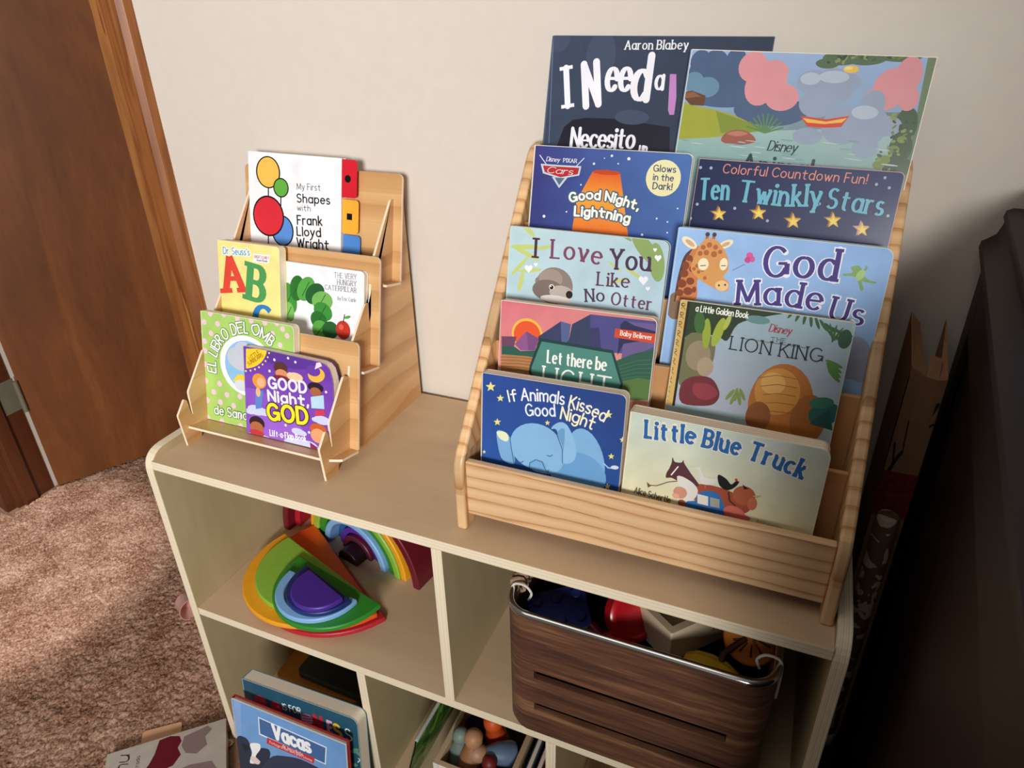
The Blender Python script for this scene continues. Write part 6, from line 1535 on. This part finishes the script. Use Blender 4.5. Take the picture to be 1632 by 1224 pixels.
# green pouch, blue and maroon books beside the tray
def pouch():
    from mathutils import noise
    t_ = thing('plastic_pouch', 'green patterned plastic pouch with a pale top edge left of the tray', 'pouch', (.352, -.31, .0504), (0, R(14), 0))
    n, m_ = 30, 16; b = MB(); v = []
    for s in (-1, 1):
        for j in range(m_ + 1):
            for i in range(n + 1):
                y, z = .24*i/n, .150*j/m_; e = math.sin(math.pi*i/n)**.5 * math.sin(math.pi*min(1, j/m_*.98 + .01))**.5
                v.append((s*(.001 + .009*e) + .003*noise.noise((y*30, z*30, 2)), y, z))
    K_ = (n+1)*(m_+1); f = []
    for s in (0, 1):
        for j in range(m_):
            for i in range(n): a = s*K_ + j*(n+1)+i; f.append((a, a+1, a+n+2, a+n+1))
    b.add(v, f)
    m, nt, bs = nmat('green_print'); tc = nt.nodes.new('ShaderNodeTexCoord'); vo = nt.nodes.new('ShaderNodeTexNoise'); vo.inputs['Scale'].default_value = 22; vo.inputs['Distortion'].default_value = 1.5; nt.links.new(tc.outputs['Object'], vo.inputs[0])
    rp = nt.nodes.new('ShaderNodeValToRGB'); nt.links.new(vo.outputs['Fac'], rp.inputs[0]); el = rp.color_ramp.elements; el.new(.5)
    for e, (p, h) in zip(el, [(.35, '123a24'), (.5, '2e6a2c'), (.62, '6a9a35')]): e.position = p; e.color = lin(h)
    nt.links.new(rp.outputs[0], bs.inputs['Base Color']); bs.inputs['Roughness'].default_value = .25
    b.build('pouch_body', m, t_, smooth=True)
    b = MB(); b.tube([(0, .24*k/20, .1515 + .001*math.sin(k)) for k in range(21)], .003, 8); b.build('zip_edge', mat('pale_plastic', 'b9bdb4', .3), t_, smooth=True)
pouch()
for x, hxc, lab, hh in ((.5390, '23435e', 'thin blue book on edge just right of the tray', .095), (.5530, '5a1620', 'thin maroon book on edge right of the blue one', .088)):
    t_ = thing('picture_book', lab, 'book', (x, -.285, .0503), (0, R(4), 0), 'thin books beside the tray')
    for nm, a0, a1 in (('front_cover', 0, .0015), ('back_cover', .0085, .01)):
        b = MB(); b.box(a0, a1, 0, .16, 0, hh); b.build(nm, mat('cover_cloth', hxc, .45), t_, bevel=.0004)
    b = MB(); b.box(.0015, .0085, .003, .157, .002, hh - .003); b.build('page_block', m_paper, t_)
    b = MB(); b.box(0, .01, -.0015, 0, 0, hh); b.build('spine', mat('spine_cloth', hxc, .45), t_, bevel=.0005)
t_ = thing('steel_bottle', 'silver bottle top showing in the lower right compartment', 'bottle', (.667, -.262, .0503))
b = MB(); b.lathe([(.022, 0), (.024, .003), (.024, .06), (.02, .07), (.012, .078)], 28); b.build('bottle_body', mat('brushed_steel', 'b9bcc0', .3, metal=.9), t_, smooth=True)
b = MB(); b.lathe([(.0125, .078), (.0135, .08), (.0135, .098), (.011, .101), (.002, .101)], 24); b.build('cap', mat('steel_cap', 'd5d8da', .2, metal=.9), t_, smooth=True)

# ---------------------------------------------------------------- right-hand side: dresser, gift bag, paper roll, cords
dz = .984
dr_ = thing('dresser', 'near-black mahogany dresser with a moulded top at the right edge', 'dresser', (.992, -.004, 0), (0, 0, R(-6.5)))
b = MB()
pr = [(0, 0), (0, .93), (-.0075, .936), (-.0105, .942), (-.0095, .949), (-.004, .953), (.002, .957), (.005, .966), (.0062, .971), (.0042, .975), (.0052, .981), (.011, dz), (.5, dz), (.5, .93), (.5, 0)]
W_, L_ = .50, .76
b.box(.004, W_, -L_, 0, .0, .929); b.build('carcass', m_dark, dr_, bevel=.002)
b = MB()
q0 = [(-.002, .929), (-.0075, .934), (-.0105, .940), (-.0095, .947), (-.004, .951), (.002, .956), (.005, .966), (.0055, .970), (.0032, .974), (.0042, .981), (.010, dz)]
for i in range(len(q0) - 1):
    (a0, z0), (a1, z1) = q0[i], q0[i+1]
    b.face([(a0, 0, z0), (a1, 0, z1), (a1, -L_ - .01 + a1, z1), (a0, -L_ - .01 + a0, z0)]); b.face([(a0, -L_ - .01 + a0, z0), (a1, -L_ - .01 + a1, z1), (W_, -L_ - .01 + a1, z1), (W_, -L_ - .01 + a0, z0)])
b.face([(.010, 0, dz), (W_, 0, dz), (W_, -L_, dz), (.010, -L_, dz)]); b.face([(-.002, 0, .929), (W_, 0, .929), (W_, -L_ - .012, .929), (-.002, -L_ - .012, .929)])
b.build('moulded_top', m_dark, dr_, smooth=True)
for y0, y1, z0, z1 in ((-.06, -.002, .06, .925), (-L_ + .002, -L_ + .07, .06, .925), (-L_ + .07, -.06, .86, .925), (-L_ + .07, -.06, .06, .16)):
    b = MB(); b.box(-.002, .004, y0, y1, z0, z1); b.build('side_stile', m_dark, dr_, bevel=.002)
b = MB(); b.prism([(-.006, 0), (W_, 0), (W_, -L_ - .008), (-.006, -L_ - .008)], 'z', .0, .058); b.build('plinth', m_dark, dr_, bevel=.004)
for k in range(4):
    z0 = .08 + .21*k; b = MB(); b.box(.03, W_ - .02, -L_ - .014, -L_, z0, z0 + .195); dw = b.build('drawer', m_dark, dr_, bevel=.003)
    b = MB(); b.lathe([(.006, 0), (.006, .012), (.014, .018), (.012, .026), (.002, .028)], 16, 0, Matrix.Translation((.26, -L_ - .014, z0 + .1)) @ Matrix.Rotation(R(90), 4, 'X')); b.build('knob', m_metal, dw, smooth=True)
t_ = MB(); t_.prism(rrect(0, -.26, .24, -.012, .01), 'z', 0, .012); t_.prism(rrect(.004, -.255, .236, -.02, .01), 'z', .0122, .024); o = t_.build('folded_cloth', mat('pale_pink_cloth', 'cdb3ab', .9, scale=200, var=.1, bump=.3), bevel=.004, smooth=True); o.location = (1.012, -.012, dz + .0003); o.rotation_euler = (0, 0, R(-6.5)); label(o, 'folded pale pink cloth on top of the dark dresser', 'cloth')
m_kraft = mat('kraft_paper', '8f6a4c', .8, scale=60, var=.08); m_card = mat('dark_box_card', '120d0c', .8)
b = MB(); b.prism(rrect(.921, -.125, .967, -.006, .003), 'z', .0005, .248); o = b.build('storage_box', m_card, bevel=.002); label(o, 'black box standing on the floor between cabinet and dresser', 'box')
def giftbag():
    x0, x1, y0, y1, z0, z1 = .934, .9705, -.100, -.012, .2485, .862
    t_ = thing('gift_bag', 'brown kraft gift bag folded at the mouth between bookshelf and dresser', 'gift bag', ((x0+x1)/2, y0, z0)); cx = (x0+x1)/2
    X0, X1, L, H = x0-cx, x1-cx, y1-y0, z1-z0; zf = .828 - z0; xf = .012
    b = MB()
    b.add([(X0, 0, 0), (X0, L, 0), (X0, L, H), (X0, 0, zf + .006), (X0+.001, 0, 0), (X0+.001, L, 0), (X0+.001, L, H), (X0+.001, 0, zf + .006)], [(0, 1, 2, 3), (4, 5, 6, 7), (2, 3, 7, 6), (0, 3, 7, 4), (1, 2, 6, 5)])
    b.build('side_sheet', m_kraft, t_)
    b = MB()
    b.add([(X1, 0, 0), (X1, L, 0), (X1, L, H-.004), (X1, 0, zf - .004), (X1-.001, 0, 0), (X1-.001, L, 0), (X1-.001, L, H-.004), (X1-.001, 0, zf - .004)], [(0, 1, 2, 3), (4, 5, 6, 7), (2, 3, 7, 6), (0, 3, 7, 4), (1, 2, 6, 5)])
    b.build('side_sheet', m_kraft, t_)
    b = MB()   # gusset: flat panel that tucks inwards at the mouth
    mid = (X0 + X1) * .5 + .004
    b.face([(X0, 0, 0), (X1, 0, 0), (X1, 0, zf - .005), (mid + .006, -.0015, zf - .006), (mid - .006, -.0015, zf - .004), (X0, 0, zf + .005)]); b.face([(X0, 0, zf + .005), (mid - .006, -.0015, zf - .004), (mid - .012, L*.9, H*.985), (X0 + .001, L*.95, H)]); b.face([(X1, 0, zf - .005), (mid + .006, -.0015, zf - .006), (mid + .014, L*.9, H*.98), (X1 - .001, L*.95, H - .004)]); b.face([(mid - .006, -.0015, zf - .004), (mid + .006, -.0015, zf - .006), (mid + .008, .02, zf + .01), (mid - .004, .022, zf + .012)])
    b.build('gusset', m_kraft, t_, fix=False)
    b = MB()
    for pts, w_ in (([(-.017, .43), (-.008, .47), (.006, .505), (.016, .545)], .0018), ([(-.004, .485), (-.006, .52)], .0012), ([(.004, .5), (.003, .535)], .0012), ([(.008, .51), (.017, .52)], .0012), ([(-.010, .462), (-.014, .49)], .001)):
        for pl in ribbon(pts, w_, 1, True):
            if isinstance(pl[0][0], list):
                for i in range(len(pl[0][0])-1): b.face([(p[0], -.0008, p[1]) for p in (pl[0][1][i], pl[0][1][i+1], pl[0][0][i+1], pl[0][0][i])])
            else: b.face([(p[0], -.0008, p[1]) for p in pl])
    b.build('dark_branch_print', mat('branch_ink', '1e1210', .8), t_, fix=False)
    b = MB(); b.prism([(X0, -.0012), (X1, -.0012), (X1, .001), (X0, .001)], 'z', .39, .452); b.build('red_plaid_band', mat('red_plaid', '6e1414', .8, scale=120, var=.5), t_)
giftbag()
t_ = thing('wrapping_paper_roll', 'roll of cream and brown patterned wrapping paper standing below the gift bag', 'paper roll', (.9500, -.117, .2488), (R(0), 0, 0))
b = MB(); b.lathe([(.011, 0), (.0125, .002), (.0125, .40), (.011, .402)], 24); 
m, nt, bs = nmat('leaf_paper'); tc = nt.nodes.new('ShaderNodeTexCoord'); n1 = nt.nodes.new('ShaderNodeTexNoise'); n1.inputs['Scale'].default_value = 14; n1.inputs['Distortion'].default_value = 2.2; nt.links.new(tc.outputs['Object'], n1.inputs[0]); rp = nt.nodes.new('ShaderNodeValToRGB'); nt.links.new(n1.outputs['Fac'], rp.inputs[0]); rp.color_ramp.interpolation = 'CONSTANT'
rp.color_ramp.elements[0].color = lin('6d5240'); rp.color_ramp.elements[1].position = .52; rp.color_ramp.elements[1].color = lin('c9b39a'); nt.links.new(rp.outputs[0], bs.inputs['Base Color']); bs.inputs['Roughness'].default_value = .6
b.build('paper', m, t_, smooth=True)
b = MB(); b.lathe([(.012, .0005), (.0131, .002), (.0131, .022), (.0125, .024)], 24); b.build('white_end', mat('white_print', 'c9c5bc', .6, scale=300, var=.5), t_, smooth=True)
for pts, lab in (([(.9225, -.20, .23), (.9250, -.205, .17), (.9300, -.212, .10), (.9370, -.22, .04), (.9400, -.25, .0035), (.9330, -.31, .0035)], 'white cord curving down beside the right side of the cabinet'), ([(.9200, -.235, .19), (.9205, -.238, .12), (.9230, -.24, .05), (.9240, -.25, .0035), (.924, -.33, .0035)], 'second thin white cord closest to the cabinet side')):
    b = MB(); b.tube(bez(pts), .0016, 8); label(b.build('cord', m_white, smooth=True), lab, 'cord', 'cords beside the cabinet')
# small pink cup on the carpet
t_ = thing('toy_cup', 'small pale pink toy cup on the carpet left of the cabinet', 'toy cup', (-.318, -.118, .004), (R(90), 0, R(70)))
b = MB(); b.lathe([(.014, -.02), (.02, -.018), (.026, .018), (.0275, .02), (.0255, .02), (.018, -.014), (.002, -.015)], 28); b.v = [(p[0], p[1] + .0275, p[2]) for p in b.v]; b.build('cup_body', mat('pale_pink', 'd9a99c', .5), t_, smooth=True)
